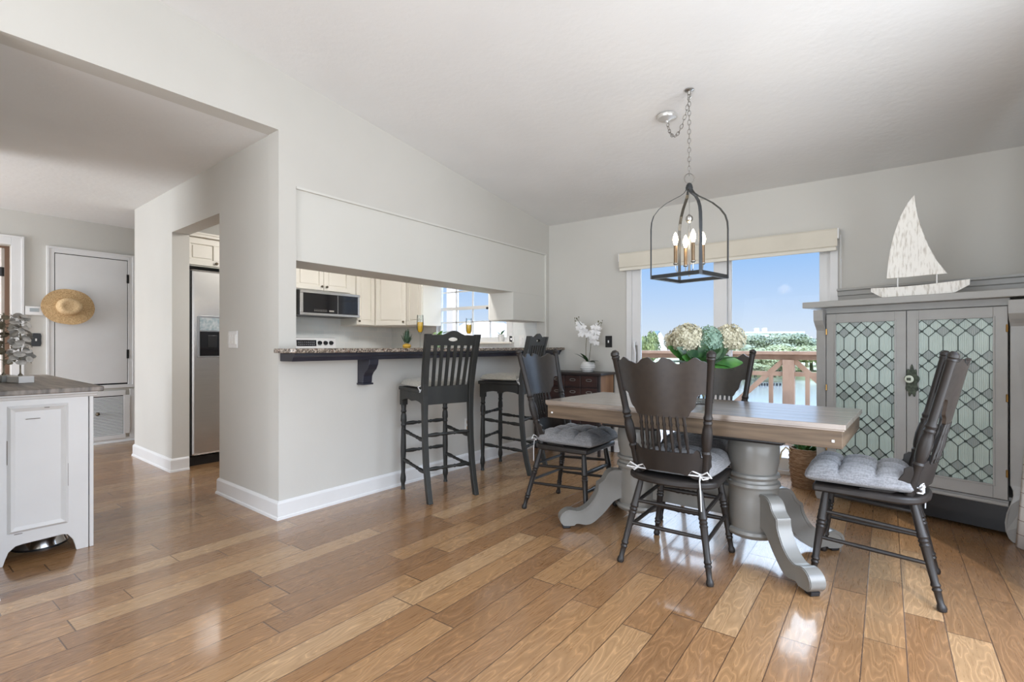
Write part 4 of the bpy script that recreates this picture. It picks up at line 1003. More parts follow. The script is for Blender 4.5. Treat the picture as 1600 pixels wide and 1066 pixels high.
# cam-lateral direction (c, s) helps spread the heads
hydrangea('cream hydrangea head, the largest one leaning left', (VX - .078, VY - .03, 1.128), .095, hyd_m, 420, 1)
hydrangea('brownish cream hydrangea head at the far left of the bouquet', (VX - .155, VY - .0, 1.118), .07, hyd_m, 260, 2)
hydrangea('cream hydrangea head on the right of the bouquet', (VX + .115, VY + .085, 1.132), .085, hyd_m, 340, 3)
hydrangea('blue-green bloom in the centre of the bouquet', (VX + .02, VY + .02, 1.12), .088, hyd2_m, 260, 4)
t = thing('foliage_sprig', 'broad green leaves spreading below the hydrangea heads', 'foliage', (VX, VY, .955))
rnd = random.Random(5)
LV = [(-1, -.9, .0, .22, .09, leaf_m), (-.8, -.5, .35, .2, .09, leaf_m), (.9, .5, -.15, .20, .08, leaf_m), (.7, .2, .05, .17, .08, leaf_m), (.3, -1, -.1, .13, .08, leaf_m), (-.3, -1, .1, .15, .09, leaf_m), (.55, .35, -.3, .16, .07, leaf_m)]
for k in range(16): LV.append((math.cos(k * 2.4) * .8, math.sin(k * 2.4) * .8, rnd.uniform(.35, 1.5), rnd.uniform(.14, .19), rnd.uniform(.08, .10), darkleaf_m))
for k, (dx, dy, dz_, ln, wd, mm) in enumerate(LV):
    bm = BM(); leafmesh(bm, (dx * .02, dy * .02, .03), (dx, dy, dz_ + (.3 if mm is leaf_m else 0)), ln, wd, up=Vector((.4, -.8, .45)) if k % 3 else Vector((0, 0, 1)), bend=.2, n=7); tube(bm, [(0, 0, -.13), (dx * .01, dy * .01, -.03), (dx * .02, dy * .02, .03)], .0025, 5); obj('leaf', bm, mm, t, smooth=True)

# ------------------------------------------------------------------ pendant lantern
HKX, HKY = -.963, 3.097; HZ = ceilz(HKY)
lt = thing('lantern_pendant', 'dark open-frame lantern pendant with four lit candle bulbs above the table', 'pendant light', (HKX, HKY, 1.50), math.radians(0))
phi = math.atan2(-s_ if False else 0, 1)
F2 = Vector((-math.sin(TH), math.cos(TH))); R2 = Vector((math.cos(TH), math.sin(TH)))
n0 = (R2 * -.017 - F2 * .237).normalized(); ang0 = math.atan2(n0.y, n0.x); RD = .229
cor = [Vector((math.cos(ang0 + k * PI / 2) * RD, math.sin(ang0 + k * PI / 2) * RD, 0)) for k in range(4)]
bm = BM()
for k in range(4):
    a, b = cor[k], cor[(k + 1) % 4]; d = (b - a).normalized(); nrm = Vector((d.y, -d.x, 0))
    v = [a + nrm * .003, b + nrm * .003, b - nrm * .004, a - nrm * .004]
    prism(bm, [(p.x, p.y) for p in v], -.0, .022, fxy)
    v = [a, b, b - nrm * .018 - d * .018, a - nrm * .018 + d * .018]
    prism(bm, [(p.x, p.y) for p in v], .0, .004, fxy)
obj('base_frame', bm, lantern_m, lt)
AP = [(1, 0), (1, .30), (.985, .345), (.93, .385), (.80, .425), (.60, .462), (.40, .487), (.24, .505), (.14, .522), (.085, .54), (.06, .555)]
for k in range(4):
    bm = BM(); u = cor[k].normalized(); sv = Vector((-u.y, u.x, 0)); rings = []
    for r, z in AP:
        p = u * RD * r + Vector((0, 0, z)); 
        rings.append([p - sv * .009 - u * .0025, p + sv * .009 - u * .0025, p + sv * .009 + u * .0025, p - sv * .009 + u * .0025])
    ring_loft(bm, rings); obj('frame_arm', bm, lantern_m, lt)
bm = BM(); lathe(bm, [(0, .545), (.02, .545), (.022, .555), (.016, .575), (.006, .585), (0, .585)], n=16); obj('top_cap', bm, lantern_m, lt, smooth=True)
bm = BM(); lathe(bm, [(0, .015), (.006, .018), (.008, .028), (.012, .034), (.045, .038), (.047, .043), (.01, .048), (.006, .06), (.005, .34), (.014, .345), (.022, .36), (.02, .378), (.01, .388), (.003, .395), (.003, .55), (0, .55)], n=14); obj('centre_stem', bm, metal_m, lt, smooth=True)
for k in range(4):
    u = cor[k].normalized(); c = u * .082
    bm = BM(); tube(bm, [u * .03 + Vector((0, 0, .042)), u * .06 + Vector((0, 0, .034)), u * .078 + Vector((0, 0, .05)), c + Vector((0, 0, .085))], .003, 6)
    lathe(bm, [(0, .085), (.008, .085), (.014, .092), (.014, .096), (0, .096)], c, 12); am = obj('candle_arm', bm, metal_m, lt, smooth=True)
    bm = BM(); lathe(bm, [(0, .096), (.0105, .096), (.0105, .205), (0, .205)], c, 14); obj('candle_sleeve', bm, candle_m, am, smooth=True)
    bm = BM(); lathe(bm, [(0, .205), (.008, .207), (.013, .222), (.0165, .238), (.015, .255), (.009, .272), (.003, .284), (0, .286)], c, 14); obj('bulb', bm, bulb_m, am, smooth=True)
lp = bpy.data.lights.new('lantern_glow', 'POINT'); lp.energy = 4; lp.color = (1, .78, .5); lp.shadow_soft_size = .05
lo = bpy.data.objects.new('lantern_glow', lp); COL.objects.link(lo); lo.parent = lt; lo.location = (0, 0, .26)
def link(bm, c, d, ln, wd, r, roll):
    d = d.normalized(); a, b = frame(d); s = a * math.cos(roll) + b * math.sin(roll); pts = []
    for k in range(14):
        t_ = k * 2 * PI / 14; x = math.cos(t_) * wd; y = math.sin(t_) * ln / 2; pts.append(c + s * x * (1 if abs(math.sin(t_)) < .9 else .8) + d * y)
    tube(bm, pts, r, 5, closed=True)
def chain(bm, pts, ln=.036):
    seg = []; P_ = [Vector(p) for p in pts]; tot = 0; k = 0; i = 0; carry = 0
    for a, b in zip(P_, P_[1:]):
        L_ = (b - a).length; s_ = carry
        while s_ <= L_:
            link(bm, a + (b - a) * s_ / L_, b - a, ln, .009, .0022, (k % 2) * PI / 2 + .4); k += 1; s_ += ln * .78
        carry = s_ - L_
bm = BM(); chain(bm, [(0, 0, HZ - 1.50 - .03), (0, 0, .635)]); obj('chain', bm, chain_m, lt, smooth=True)
bm = BM(); tube(bm, [(math.cos(k * PI / 10) * .03 * R2.x, math.cos(k * PI / 10) * .03 * R2.y, .612 + math.sin(k * PI / 10) * .03) for k in range(20)], .003, 6, closed=True); obj('top_ring', bm, chain_m, lt, smooth=True)
CNX, CNY = -1.172, 3.30
p0 = Vector((CNX - HKX, CNY - HKY, ceilz(CNY) - 1.5 - .04)); p1 = Vector((0, 0, HZ - 1.5 - .04))
pts = []
for k in range(13):
    t_ = k / 12; q = p0.lerp(p1, t_); q.z -= .155 * (1 - (2 * t_ - 1) ** 2) ** .8 * (1.0 + .25 * (.5 - t_)); pts.append(q)
bm = BM(); chain(bm, pts); obj('swag_chain', bm, chain_m, lt, smooth=True)
bm = BM(); lathe(bm, [(0, 0), (.028, 0), (.028, -.005), (.01, -.012), (.006, -.03), (0, -.03)], (0, 0, HZ - 1.5 + .0), 14)
tube(bm, [(0, 0, HZ - 1.53), (.012, 0, HZ - 1.545), (0, 0, HZ - 1.56), (-.010, 0, HZ - 1.548)], .003, 6); obj('ceiling_hook', bm, metal_m, lt, smooth=True)
bm = BM(); lathe(bm, [(0, 0), (.066, .004), (.066, -.006), (.06, -.018), (.02, -.03), (.012, -.034), (.008, -.05), (0, -.05)], (p0.x, p0.y, ceilz(CNY) - 1.5 - .004), 28); obj('canopy', bm, mat('brushed_canopy', rgb(200, 198, 194), rgb(212, 210, 206), 10, .3, metal=.4), lt, smooth=True)

# ------------------------------------------------------------------ dark apothecary chest with orchid
CX0, CX1, CY0, CY1 = -3.02, -2.25, 4.45, 4.77
cs = thing('drawer_chest', 'dark wood chest of small label-pull drawers against the back wall', 'chest', (CX0, CY0, 0))
W_ = CX1 - CX0; D_ = CY1 - CY0
obj('top', B((-.0, -.02, .80), (W_ + .025, D_, .825)), chestf_m, cs, bev=.004)
obj('carcass', BX(((.0, .006, .30), (W_ - .02, D_, .80))), chestf_m, cs)
obj('side_panel', B((W_ - .02, .022, .32), (W_, D_ - .01, .80)), chests_m, cs)
obj('corner_frame', BX(((W_ - .022, -.002, .30), (W_ + .002, .022, .80)), ((W_ - .02, D_ - .012, .3), (W_ + .002, D_, .8)), ((W_ - .02, .0, .29), (W_ + .002, D_, .32))), chestf_m, cs)
for x in (.012, W_ - .012):
    for y in (.012, D_ - .012): obj('leg', B((x - .012, y - .012, 0), (x + .012, y + .012, .30)), chestf_m, cs)
ncol, nrow = 4, 4
cw = (W_ - .03) / ncol; rh = .485 / nrow
for i in range(ncol):
    for j in range(nrow):
        x0 = .008 + i * cw; z0 = .31 + j * rh
        dr = obj('drawer', B((x0 + .004, -.006, z0 + .004), (x0 + cw - .004, .01, z0 + rh - .004)), chestd_m, cs, bev=.003)
        xm, zm = x0 + cw / 2, z0 + rh * .62
        bm = BM(); R_ = [(xm + math.copysign(abs(math.cos(a)) ** .6, math.cos(a)) * .034, zm + math.sin(a) * .014) for a in [k * 2 * PI / 16 for k in range(16)]]; r_ = [(xm + (x - xm) * .72, zm + (z - zm) * .55) for x, z in R_]
        for y in (-.010,):
            vo2 = [bm.verts.new((x, y, z)) for x, z in R_]; vi2 = [bm.verts.new((x, y, z)) for x, z in r_]; vb = [bm.verts.new((x, -.005, z)) for x, z in R_]; vj = [bm.verts.new((x, -.005, z)) for x, z in r_]
            for k in range(16): q = (k + 1) % 16; bm.faces.new((vo2[k], vo2[q], vi2[q], vi2[k])); bm.faces.new((vo2[k], vb[k], vb[q], vo2[q])); bm.faces.new((vi2[k], vi2[q], vj[q], vj[k]))
        obj('label_pull', bm, metal_m, dr)
t = thing('potted_orchid', 'white orchid with two arching stems in a ribbed white bowl on the chest', 'orchid', (-2.46, 4.60, .826))
bm = BM(); pts = [(0, 0)]
for k in range(25):
    z = .105 * k / 24; r = .052 + .026 * math.sin(PI * k / 24) + .0022 * math.sin(k * PI / 2.2); pts.append((r, z))
pts += [(.048, .105), (.045, .09), (0, .088)]; lathe(bm, pts, n=28); obj('bowl', bm, ceramic_m, t, smooth=True)
LR = Vector((math.cos(TH), math.sin(TH), 0))
def wpt(l, z, dd=0): return LR * l + Vector((0, 0, z)) + Vector((F2.x, F2.y, 0)) * dd
st1 = [wpt(-.02, .09), wpt(-.02, .25), wpt(-.01, .38), wpt(-.03, .455, -.02), wpt(-.08, .49, -.04), wpt(-.12, .545, -.05)]
st2 = [wpt(.01, .09), wpt(.025, .22), wpt(.035, .33), wpt(.05, .42, -.02), wpt(.09, .47, -.04), wpt(.125, .51, -.05)]
for s_i, sp_ in enumerate((st1, st2)):
    bm = BM(); tube(bm, sp_, .003, 6); obj('stem', bm, stem_m, t, smooth=True)
bm = BM()
for d in ((-.09, -.3, .6, .14, .05), (.5, -.3, .25, .13, .055), (.9, -.1, .5, .13, .03), (-.5, -.4, .9, .16, .05), (.3, .5, .3, .12, .05)):
    leafmesh(bm, (0, 0, .09), d[:3], d[3], d[4], bend=.35, n=7)
obj('leaves', bm, darkleaf_m, t, smooth=True)
rnd = random.Random(11)
def orchid_flower(c, f, r):
    bm = BM(); f = Vector(f).normalized(); A_, B_ = frame(f)
    for j, (an, ln, wd) in enumerate(((90, 1, .62), (210, 1, .6), (330, 1, .6), (20, 1.05, .95), (160, 1.05, .95))):
        a = math.radians(an); d = A_ * math.cos(a) + B_ * math.sin(a); e = f.cross(d); n = 4; rows = []
        for i in range(n + 1):
            t_ = i / n; w_ = wd * r * .5 * math.sin(PI * min(.97, t_ * .85 + .1)); p = Vector(c) + d * r * ln * t_ + f * r * (.1 - .25 * t_ * t_) + f * (.002 if j > 2 else 0)
            rows.append((bm.verts.new(p - e * w_), bm.verts.new(p + f * r * .05), bm.verts.new(p + e * w_)))
        for a_, b_2 in zip(rows, rows[1:]): bm.faces.new((a_[0], a_[1], b_2[1], b_2[0])); bm.faces.new((a_[1], a_[2], b_2[2], b_2[1]))
    ball(bm, Vector(c) + f * r * .15, r * .16, 6, 5)
    return bm
toC = Vector((2.46, -4.6, .3)).normalized()
for l, z, r in ((-.10, .50, .030), (-.075, .475, .038), (-.09, .445, .042), (-.055, .455, .036), (-.06, .415, .042), (-.08, .375, .034), (-.03, .42, .032), (-.035, .385, .032), (.0, .37, .034),
                (.10, .48, .030), (.085, .445, .036), (.055, .455, .034), (.11, .435, .034), (.06, .41, .038), (.09, .395, .036), (.03, .38, .034), (.04, .34, .042), (.075, .35, .038), (.05, .305, .042), (.08, .29, .036), (.02, .40, .03)):
    d = toC + Vector((rnd.uniform(-.5, .5), rnd.uniform(-.5, .5), rnd.uniform(-.5, .4)))
    obj('blossom', orchid_flower(wpt(l, z, rnd.uniform(-.05, .01)), d, r), petal_m, t, smooth=True)
for c_, rr in ((wpt(-.12, .545, -.05), .008), (wpt(-.10, .56, -.05), .006), (wpt(-.135, .52, -.05), .006), (wpt(-.14, .55, -.05), .005), (wpt(.10, .515, -.05), .008), (wpt(.13, .50, -.05), .006), (wpt(.14, .525, -.05), .005)):
    bm = BM(); ball(bm, c_, rr, 8, 6, (1, 1, 1.3)); tube(bm, [c_, c_ + Vector((0, 0, -.03))], .0015, 5); obj('bud', bm, stem_m, t, smooth=True)

# ------------------------------------------------------------------ leaded glass cabinet
U0 = Vector((-.335, 4.174)); U1 = Vector((.548, 3.90)); ul = (U1 - U0).length; ud = math.atan2(U1.y - U0.y, U1.x - U0.x)
gc = thing('display_cabinet', 'taupe grey cabinet with two leaded green glass doors right of the sliding door', 'cabinet', (U0.x, U0.y, 0), ud)
DP = .36
obj('back_and_shelves', BX(((-.03, DP - .02, .22), (ul + .03, DP, 1.33)), ((-.03, .03, .22), (ul + .03, DP - .02, .24)), ((-.03, .03, 1.31), (ul + .03, DP - .02, 1.33))), armoire_m, gc)
obj('side_panel', B((-.055, .02, .19), (-.03, DP, 1.33)), armoire_m, gc); obj('side_panel', B((ul + .03, .02, .19), (ul + .055, DP, 1.33)), armoire_m, gc)
CORN = [(.022, 0), (.10, 0), (.105, .02), (.088, .05), (.078, .09), (.088, .14), (.10, .19), (.095, .235), (.075, .27), (.068, .3), (.068, 1.24), (.085, 1.27), (.10, 1.285), (.10, 1.33), (.022, 1.33)]
LEFTP = [(-.068 if False else 0, 0)]
for nm, sx, off_ in (('pilaster', -1, -.005), ('pilaster', 1, ul + .005)):
    bm = BM(); sca = .62 if sx < 0 else 1.0
    lowcut = [(.0, 0)] 
    ins = .0 if sx < 0 else 1.0
    P_ = [(.012 * ins, .0), (.095 * sca, .0), (.11 * sca, .03), (.108 * sca, .07), (.09 * sca, .13), (.10 * sca, .18), (.115 * sca, .22), (.108 * sca, .26), (.10 * sca, .31), (.10 * sca, 1.33), (0, 1.33), (0, .32), (.012 * ins, .29), (.014 * ins, .26), (.004 * ins, .215), (-.010 * ins, .165), (-.018 * ins, .11), (-.016 * ins, .06), (-.004 * ins, .02)]
    prism(bm, P_, -.012, .055, lambda u, v, h: (off_ + sx * u, h - (.022 * math.sin(min(1, v / .31) * PI) if v < .31 else 0) * (1 if h < 0 else 0), v)); obj(nm, bm, armoire_m, gc, bev=.004)
    bm = BM(); x0 = off_ + sx * .0; x1 = off_ + sx * .10 * sca
    prism(bm, [(-.012, 1.20), (-.02, 1.215), (-.04, 1.24), (-.058, 1.27), (-.062, 1.345), (.0, 1.345), (.0, 1.20)], min(x0, x1), max(x0, x1), lambda u, v, h: (h, u, v)); obj('scroll_bracket', bm, armoire_m, gc, bev=.003)
obj('foot_rear', B((.0, DP - .06, 0), (.05, DP, .2)), black_m, gc); obj('foot_rear', B((ul - .05, DP - .06, 0), (ul, DP, .2)), black_m, gc)
obj('frieze', B((-.005, -.004, 1.318), (ul + .005, .03, 1.36)), armoire_m, gc, bev=.002)
obj('base_rail', BX(((.0, .0, .19), (ul, .03, .225)), ((.0, -.012, .196), (ul, .0, .214))), armoire_m, gc, bev=.003)
obj('dark_void_boards', BX(((.0, .03, .10), (ul, .10, .19)), ((.0, .10, .02), (ul, DP - .06, .12))), black_m, gc)  # added black boards stand for the shaded void and dark box beneath
obj('top_slab', B((-.13, -.085, 1.36), (ul + .16, DP + .0, 1.402)), armoire_m, gc, bev=.004)
bm = BM(); prism(bm, [(0, 0), (0, .118), (-.050, .118), (-.050, .104), (-.036, .098), (-.034, .068), (-.024, .062), (-.022, .032), (-.032, .026), (-.032, 0)], -.06, ul + .15, lambda u, v, h: (h, DP + u, 1.402 + v)); obj('backsplash_rail', bm, armoire_m, gc)
dwid = ul / 2
def lead_door(x0, flip):
    x1 = x0 + dwid; z0, z1 = .232, 1.313; f = .062; th = .022
    bm = BX(((x0 + .002, -.02, z0), (x0 + f, .002, z1)), ((x1 - f, -.02, z0), (x1 - .002, .002, z1)), ((x0 + f, -.02, z0), (x1 - f, .002, z0 + f * 1.25)), ((x0 + f, -.02, z1 - f), (x1 - f, .002, z1)))
    # inner bead
    b_ = .009
    for a, b in (((x0 + f - b_, -.0245, z0 + f * 1.25 - b_), (x0 + f, -.02, z1 - f + b_)), ((x1 - f, -.0245, z0 + f * 1.25 - b_), (x1 - f + b_, -.02, z1 - f + b_)), ((x0 + f, -.0245, z0 + f * 1.25 - b_), (x1 - f, -.02, z0 + f * 1.25)), ((x0 + f, -.0245, z1 - f), (x1 - f, -.02, z1 - f + b_))): box(bm, a, b)
    d = obj('door', bm, armoire_m, gc, bev=.002)
    gx0, gx1, gz0, gz1 = x0 + f, x1 - f, z0 + f * 1.25, z1 - f
    p = .0685; h = p / 2; V = .034; PZ = .216
    yg = -.010
    segs = []; nodes = []; dark = []
    xo = gx0 + p * .7
    kk = range(-2, 8)
    zt = gz1 - .002
    r_ = 0
    while zt - r_ * PZ > gz0 - .1:
        zb = zt - r_ * PZ
        for k in kk:
            X = xo + k * p
            for s in (-1, 1):
                segs += [((X, zb + V), (X + s * h, zb)), ((X + s * h, zb), (X, zb - V)), ((X, zb - V), (X + s * h, zb - 2 * V)), ((X + s * h, zb - 2 * V), (X, zb - 3 * V))]
            segs.append(((X, zb - 3 * V), (X, zb - PZ + V)))
            nodes += [(X + h, zb), (X, zb - V), (X + h, zb - 2 * V)]
            if k % 2 == (1 if flip else 0): dark.append((X, zb - 2 * V))
            else: dark.append((X, zb))
        r_ += 1
    def clip(a, b):
        (xa, za), (xb, zb_) = a, b; t0, t1 = 0.0, 1.0; dx_, dz2 = xb - xa, zb_ - za
        for pp, qq in ((-dx_, xa - gx0), (dx_, gx1 - xa), (-dz2, za - gz0), (dz2, gz1 - za)):
            if abs(pp) < 1e-9:
                if qq < 0: return None
            else:
                r = qq / pp
                if pp < 0: t0 = max(t0, r)
                else: t1 = min(t1, r)
        if t0 >= t1: return None
        return (xa + dx_ * t0, za + dz2 * t0), (xa + dx_ * t1, za + dz2 * t1)
    bm = BM(); box(bm, (gx0, yg, gz0), (gx1, yg + .005, gz1)); nf0 = len(bm.faces)
    for x, z in dark:
        poly = [(x, z + V), (x + h, z), (x, z - V), (x - h, z)]
        # clip polygon to glass rectangle
        for ax, lim, sg in ((0, gx0, 1), (0, gx1, -1), (1, gz0, 1), (1, gz1, -1)):
            out = []
            for i in range(len(poly)):
                A1, B1 = poly[i], poly[(i + 1) % len(poly)]; ia, ib = (A1[ax] - lim) * sg >= 0, (B1[ax] - lim) * sg >= 0
                if ia: out.append(A1)
                if ia != ib:
                    tt = (lim - A1[ax]) / (B1[ax] - A1[ax]); out.append((A1[0] + (B1[0] - A1[0]) * tt, A1[1] + (B1[1] - A1[1]) * tt))
            poly = out
            if not poly: break
        if len(poly) >= 3: prism(bm, poly, yg - .0012, yg, lambda u, v, hh: (u, hh, v))
    bm.faces.ensure_lookup_table()
    for f_ in bm.faces[nf0:]: f_.material_index = 1
    gl = obj('leaded_glass', bm, [lg_m, lgd_m], d)
    bm = BM(); wd = .0019
    for a, b in segs:
        c = clip(a, b)
        if not c: continue
        (xa, za), (xb, zb_) = c; ln = math.hypot(xb - xa, zb_ - za)
        if ln < .002: continue
        nx, nz = -(zb_ - za) / ln * wd, (xb - xa) / ln * wd
        prism(bm, [(xa - nx, za - nz), (xb - nx, zb_ - nz), (xb + nx, zb_ + nz), (xa + nx, za + nz)], yg - .004, yg, lambda u, v, hh: (u, hh, v))
    for x, z in nodes:
        if gx0 + .006 < x < gx1 - .006 and gz0 + .006 < z < gz1 - .006:
            q = .0068; i_ = .0038
            for (u0, v0), (u1, v1) in (((-q, -q), (q, -i_)), ((-q, i_), (q, q)), ((-q, -i_), (-i_, i_)), ((i_, -i_), (q, i_))): box(bm, (x + u0, yg - .005, z + v0), (x + u1, yg, z + v1))
    obj('lead_came', bm, came_m, gl)
    return d
dl = lead_door(0, False); dr_ = lead_door(dwid, True)
for dd, xh in ((dl, .004), (dr_, ul - .004)):
    for z in (1.19, .80, .38):
        bm = BM(); turned(bm, (xh, -.024, z - .022), (xh, -.024, z + .022), [(0, .002), (.05, .005), (.95, .005), (1, .002)], 8); obj('hinge', bm, brass_m, dd)
ex, ez = dwid + .03, .885
bm = BM(); O_ = []
for k in range(48):
    a = k * 2 * PI / 48; r = 1 + .13 * math.sin(a * 9) + .05 * math.sin(a * 5)
    O_.append((ex + math.cos(a) * .034 * r, ez - .015 + math.sin(a) * .09 * r))
prism(bm, O_, -.030, -.020, lambda u, v, hh: (u, hh, v)); es = obj('escutcheon', bm, escut_m, dr_, bev=.002)
bm = BM(); turned(bm, (ex - .004, -.03, ez), (ex - .004, -.068, ez), [(0, .008), (.4, .008), (.5, .02), (.85, .024), (1, .018)], 18); obj('glass_knob', bm, mat('milky_knob', rgb(200, 206, 190), rgb(214, 220, 204), 30, .15), es, smooth=True)
obj('knob_face', B((ex - .015, -.071, ez - .009), (ex + .007, -.068, ez + .009)), escut_m, es, bev=.003)

# wooden sailboat on the cabinet (local frame along the slab)
cab_R = Matrix.Rotation(ud, 3, 'Z')
def cabw(u, d, z): q = cab_R @ Vector((u, d, 0)); return (U0.x + q.x, U0.y + q.y, z)
sb = thing('wooden_sailboat', 'whitewashed wooden sailboat standing on the grey cabinet', 'sailboat', cabw(.522, -.035, 1.402), ud)
bm = BM(); rings = []
for k in range(17):
    u = -1 + 2 * k / 16; x = u * .245; w_ = .038 * (1 - abs(u) ** 3) + .003; zt = .060 + .012 * u * u + .004 * u; zb = 0 if abs(u) < .72 else (abs(u) - .72) / .28 * .045; xb = x * .80 if abs(u) > .72 else x
    xb = x
    rings.append([Vector((xb, -w_ * .6, zb)), Vector((xb, w_ * .6, zb)), Vector((x, w_, zt)), Vector((x, -w_, zt))])
ring_loft(bm, rings); obj('hull', bm, boatw_m, sb)
SAIL = [(-.158, .085), (-.152, .17), (-.14, .28), (-.118, .40), (-.085, .52), (-.045, .61), (-.012, .655), (-.008, .60), (.004, .50), (.025, .40), (.055, .29), (.095, .18), (.145, .082), (.07, .085), (-.04, .083)]
bm = BM(); prism(bm, [(x, .120 + (z - .083) * .885) for x, z in SAIL], -.009, .009, lambda u, v, h: (u, h, v)); obj('sail', bm, boatw_m, sb, bev=.003)
for x in (-.10, .095):
    bm = BM(); turned(bm, (x, 0, .05), (x, 0, .14), [(0, .0035), (1, .0035)], 8); obj('peg', bm, ceramic_m, sb)

# curtain at the right edge
cu = obj('curtain', BM(), curtain_m); bpy.data.objects.remove(cu)
bm = BM(); n = 48; rows = []
for j in range(14):
    z = 2.25 * j / 13; fl_ = 1 - min(1, z / .9); r = []
    for k in range(n + 1):
        a = k / n; y = 3.815 - a * .95; x = .616 - .052 * fl_ ** 1.2 + .02 * (1 - math.cos(a * 2 * PI * 6)) + .06 * a
        r.append(bm.verts.new((x, y, z + .005)))
    rows.append(r)
for a, b in zip(rows, rows[1:]):
    for k in range(n): bm.faces.new((a[k], a[k + 1], b[k + 1], b[k]))
cu = obj('curtain', bm, curtain_m, smooth=True, ang=80); tag(cu, 'white windowpane-check curtain at the right edge of the photo', 'curtain')
sm = cu.modifiers.new('thickness', 'SOLIDIFY'); sm.thickness = .004
t = thing('curtain_rod', 'slim curtain rod above the windowpane-check curtain', 'curtain rod', (.66, 1.4, 2.275))
bm = BM(); tube(bm, [(0, -1.9, 0), (0, 2.4, 0)], .012, 10); obj('rod', bm, black_m, t, smooth=True)
for y in (-1.8, 2.3): obj('wall_bracket', B((0, y - .01, -.015), (XC - .66, y + .01, .015)), black_m, t)

# basket planter behind the table
t = thing('basket_planter', 'woven seagrass basket with a green plant beside the sliding door', 'planter', (-.50, 4.48, 0))
bm = BM(); pts = [(0, 0)]
for k in range(29):
    z = .30 * k / 28; pts.append((.095 + .022 * math.sin(PI * k / 40) + .004 * math.sin(k * PI / 1.5), z))
pts += [(.10, .30), (.095, .27), (0, .27)]; lathe(bm, pts, n=28); obj('basket', bm, basket_m, t, smooth=True, ang=60)
bm = BM(); rnd = random.Random(4)
for k in range(60):
    a = rnd.uniform(0, 6.28); r = rnd.uniform(0, .07); leafmesh(bm, (math.cos(a) * r, math.sin(a) * r, .27), (math.cos(a) * .6, math.sin(a) * .6, rnd.uniform(.4, 1.4)), rnd.uniform(.06, .13), rnd.uniform(.012, .03), bend=.3)
obj('plant', bm, leaf_m, t)
bm = BM(); tube(bm, [(-.09, -.05, .27), (-.13, -.06, .30), (-.16, -.06, .26), (-.17, -.05, .2)], .006, 6); obj('trailing_stem', bm, mat('dry_stem', rgb(190, 170, 120), rgb(204, 186, 140), 20, .7), t)

# ------------------------------------------------------------------ outside: deck, railing, lagoon, trees, house
struct('floor_deck', B((-6, YB + .14, -.14), (3, 6.75, -.06)), deckf_m)
rl = thing('deck_railing', 'reddish brown wooden deck railing with crossed braces', 'railing', (0, 6.6, -.06))
obj('top_rail', BX(((-6, -.06, 1.05), (3, .09, 1.09)), ((-6, .0, .99), (3, .04, 1.05))), red_m, rl, bev=.004)
obj('bottom_rail', B((-6, .0, .10), (3, .04, .17)), red_m, rl)
posts = [-4.67, -2.79, -.91, .97, 2.85]
for x in posts: obj('post', B((x - .06, -.045, .0), (x + .06, .055, .99)), red_m, rl, bev=.004)
for x0, x1 in zip(posts, posts[1:]):
    w_ = x1 - x0
    obj('middle_rail', B((x0 + .06, .002, .80), (x1 - .06, .038, .85)), red_m, rl)
    for f in (.10, .90):
        obj('baluster', B((x0 + w_ * f - .022, .0, .17), (x0 + w_ * f + .022, .036, .82)), red_m, rl)
    for a, b in (((x0 + .05, .99), (x0 + .05 + .82, .17)), ((x1 - .05, .99), (x1 - .05 - .82, .17))):
        bm = BM(); d = Vector((b[0] - a[0], b[1] - a[1])).normalized(); q = Vector((-d.y, d.x)) * .028
        prism(bm, [(a[0] - q.x, a[1] - q.y), (b[0] - q.x, b[1] - q.y), (b[0] + q.x, b[1] + q.y), (a[0] + q.x, a[1] + q.y)], .004, .034, lambda u, v, h: (u, h, v)); obj('diagonal_brace', bm, red_m, rl)
WZ = -2.6
wt = obj('lagoon_water', B((-160, 9, WZ - .5), (120, 200, WZ)), water_m); tag(wt, 'calm reflective lagoon beyond the deck', 'water', kind='stuff')
bm = BM()
def patch(bm, pts, z0, z1): prism(bm, pts, z0, z1, fxy)
patch(bm, [(-60, 9), (-7, 9), (-8, 22), (-14, 40), (-30, 60), (-60, 60)], WZ - .4, WZ + .45)
patch(bm, [(-60, 60), (-28, 62), (-12, 66), (0, 58), (14, 52), (40, 40), (80, 30), (120, 70), (100, 180), (-120, 180)], WZ - .4, WZ + .6)
ln_ = obj('grass_bank', bm, lawn_m); tag(ln_, 'pale grassy bank along the lagoon', 'grass', kind='stuff')
def crown_bm(seed, n=2200, flat=.8, q=.085):
    rnd = random.Random(seed); bm = BM(); blobs = [(Vector((rnd.uniform(-.55, .55), rnd.uniform(-.55, .55), rnd.uniform(-.25, .5) * flat)), rnd.uniform(.35, .6)) for _ in range(8)]
    for c, r in blobs: bmesh.ops.create_icosphere(bm, subdivisions=2, radius=r * .85, matrix=Matrix.Translation(c) @ Matrix.Diagonal((1, 1, .8, 1)))
    for v in bm.verts: v.co += v.co.normalized() * rnd.uniform(-.07, .07)
    for k in range(n):
        c, r = rnd.choice(blobs); a = rnd.uniform(0, 6.28); z = rnd.uniform(-.8, 1); s = math.sqrt(max(0, 1 - z * z)); nn = Vector((math.cos(a) * s, math.sin(a) * s, z * .8))
        disc(bm, c + nn * r * rnd.uniform(.85, 1.12), nn + Vector((rnd.uniform(-.7, .7), rnd.uniform(-.7, .7), rnd.uniform(-.7, .7))), rnd.uniform(.4, 1) * q, 4)
    return bm
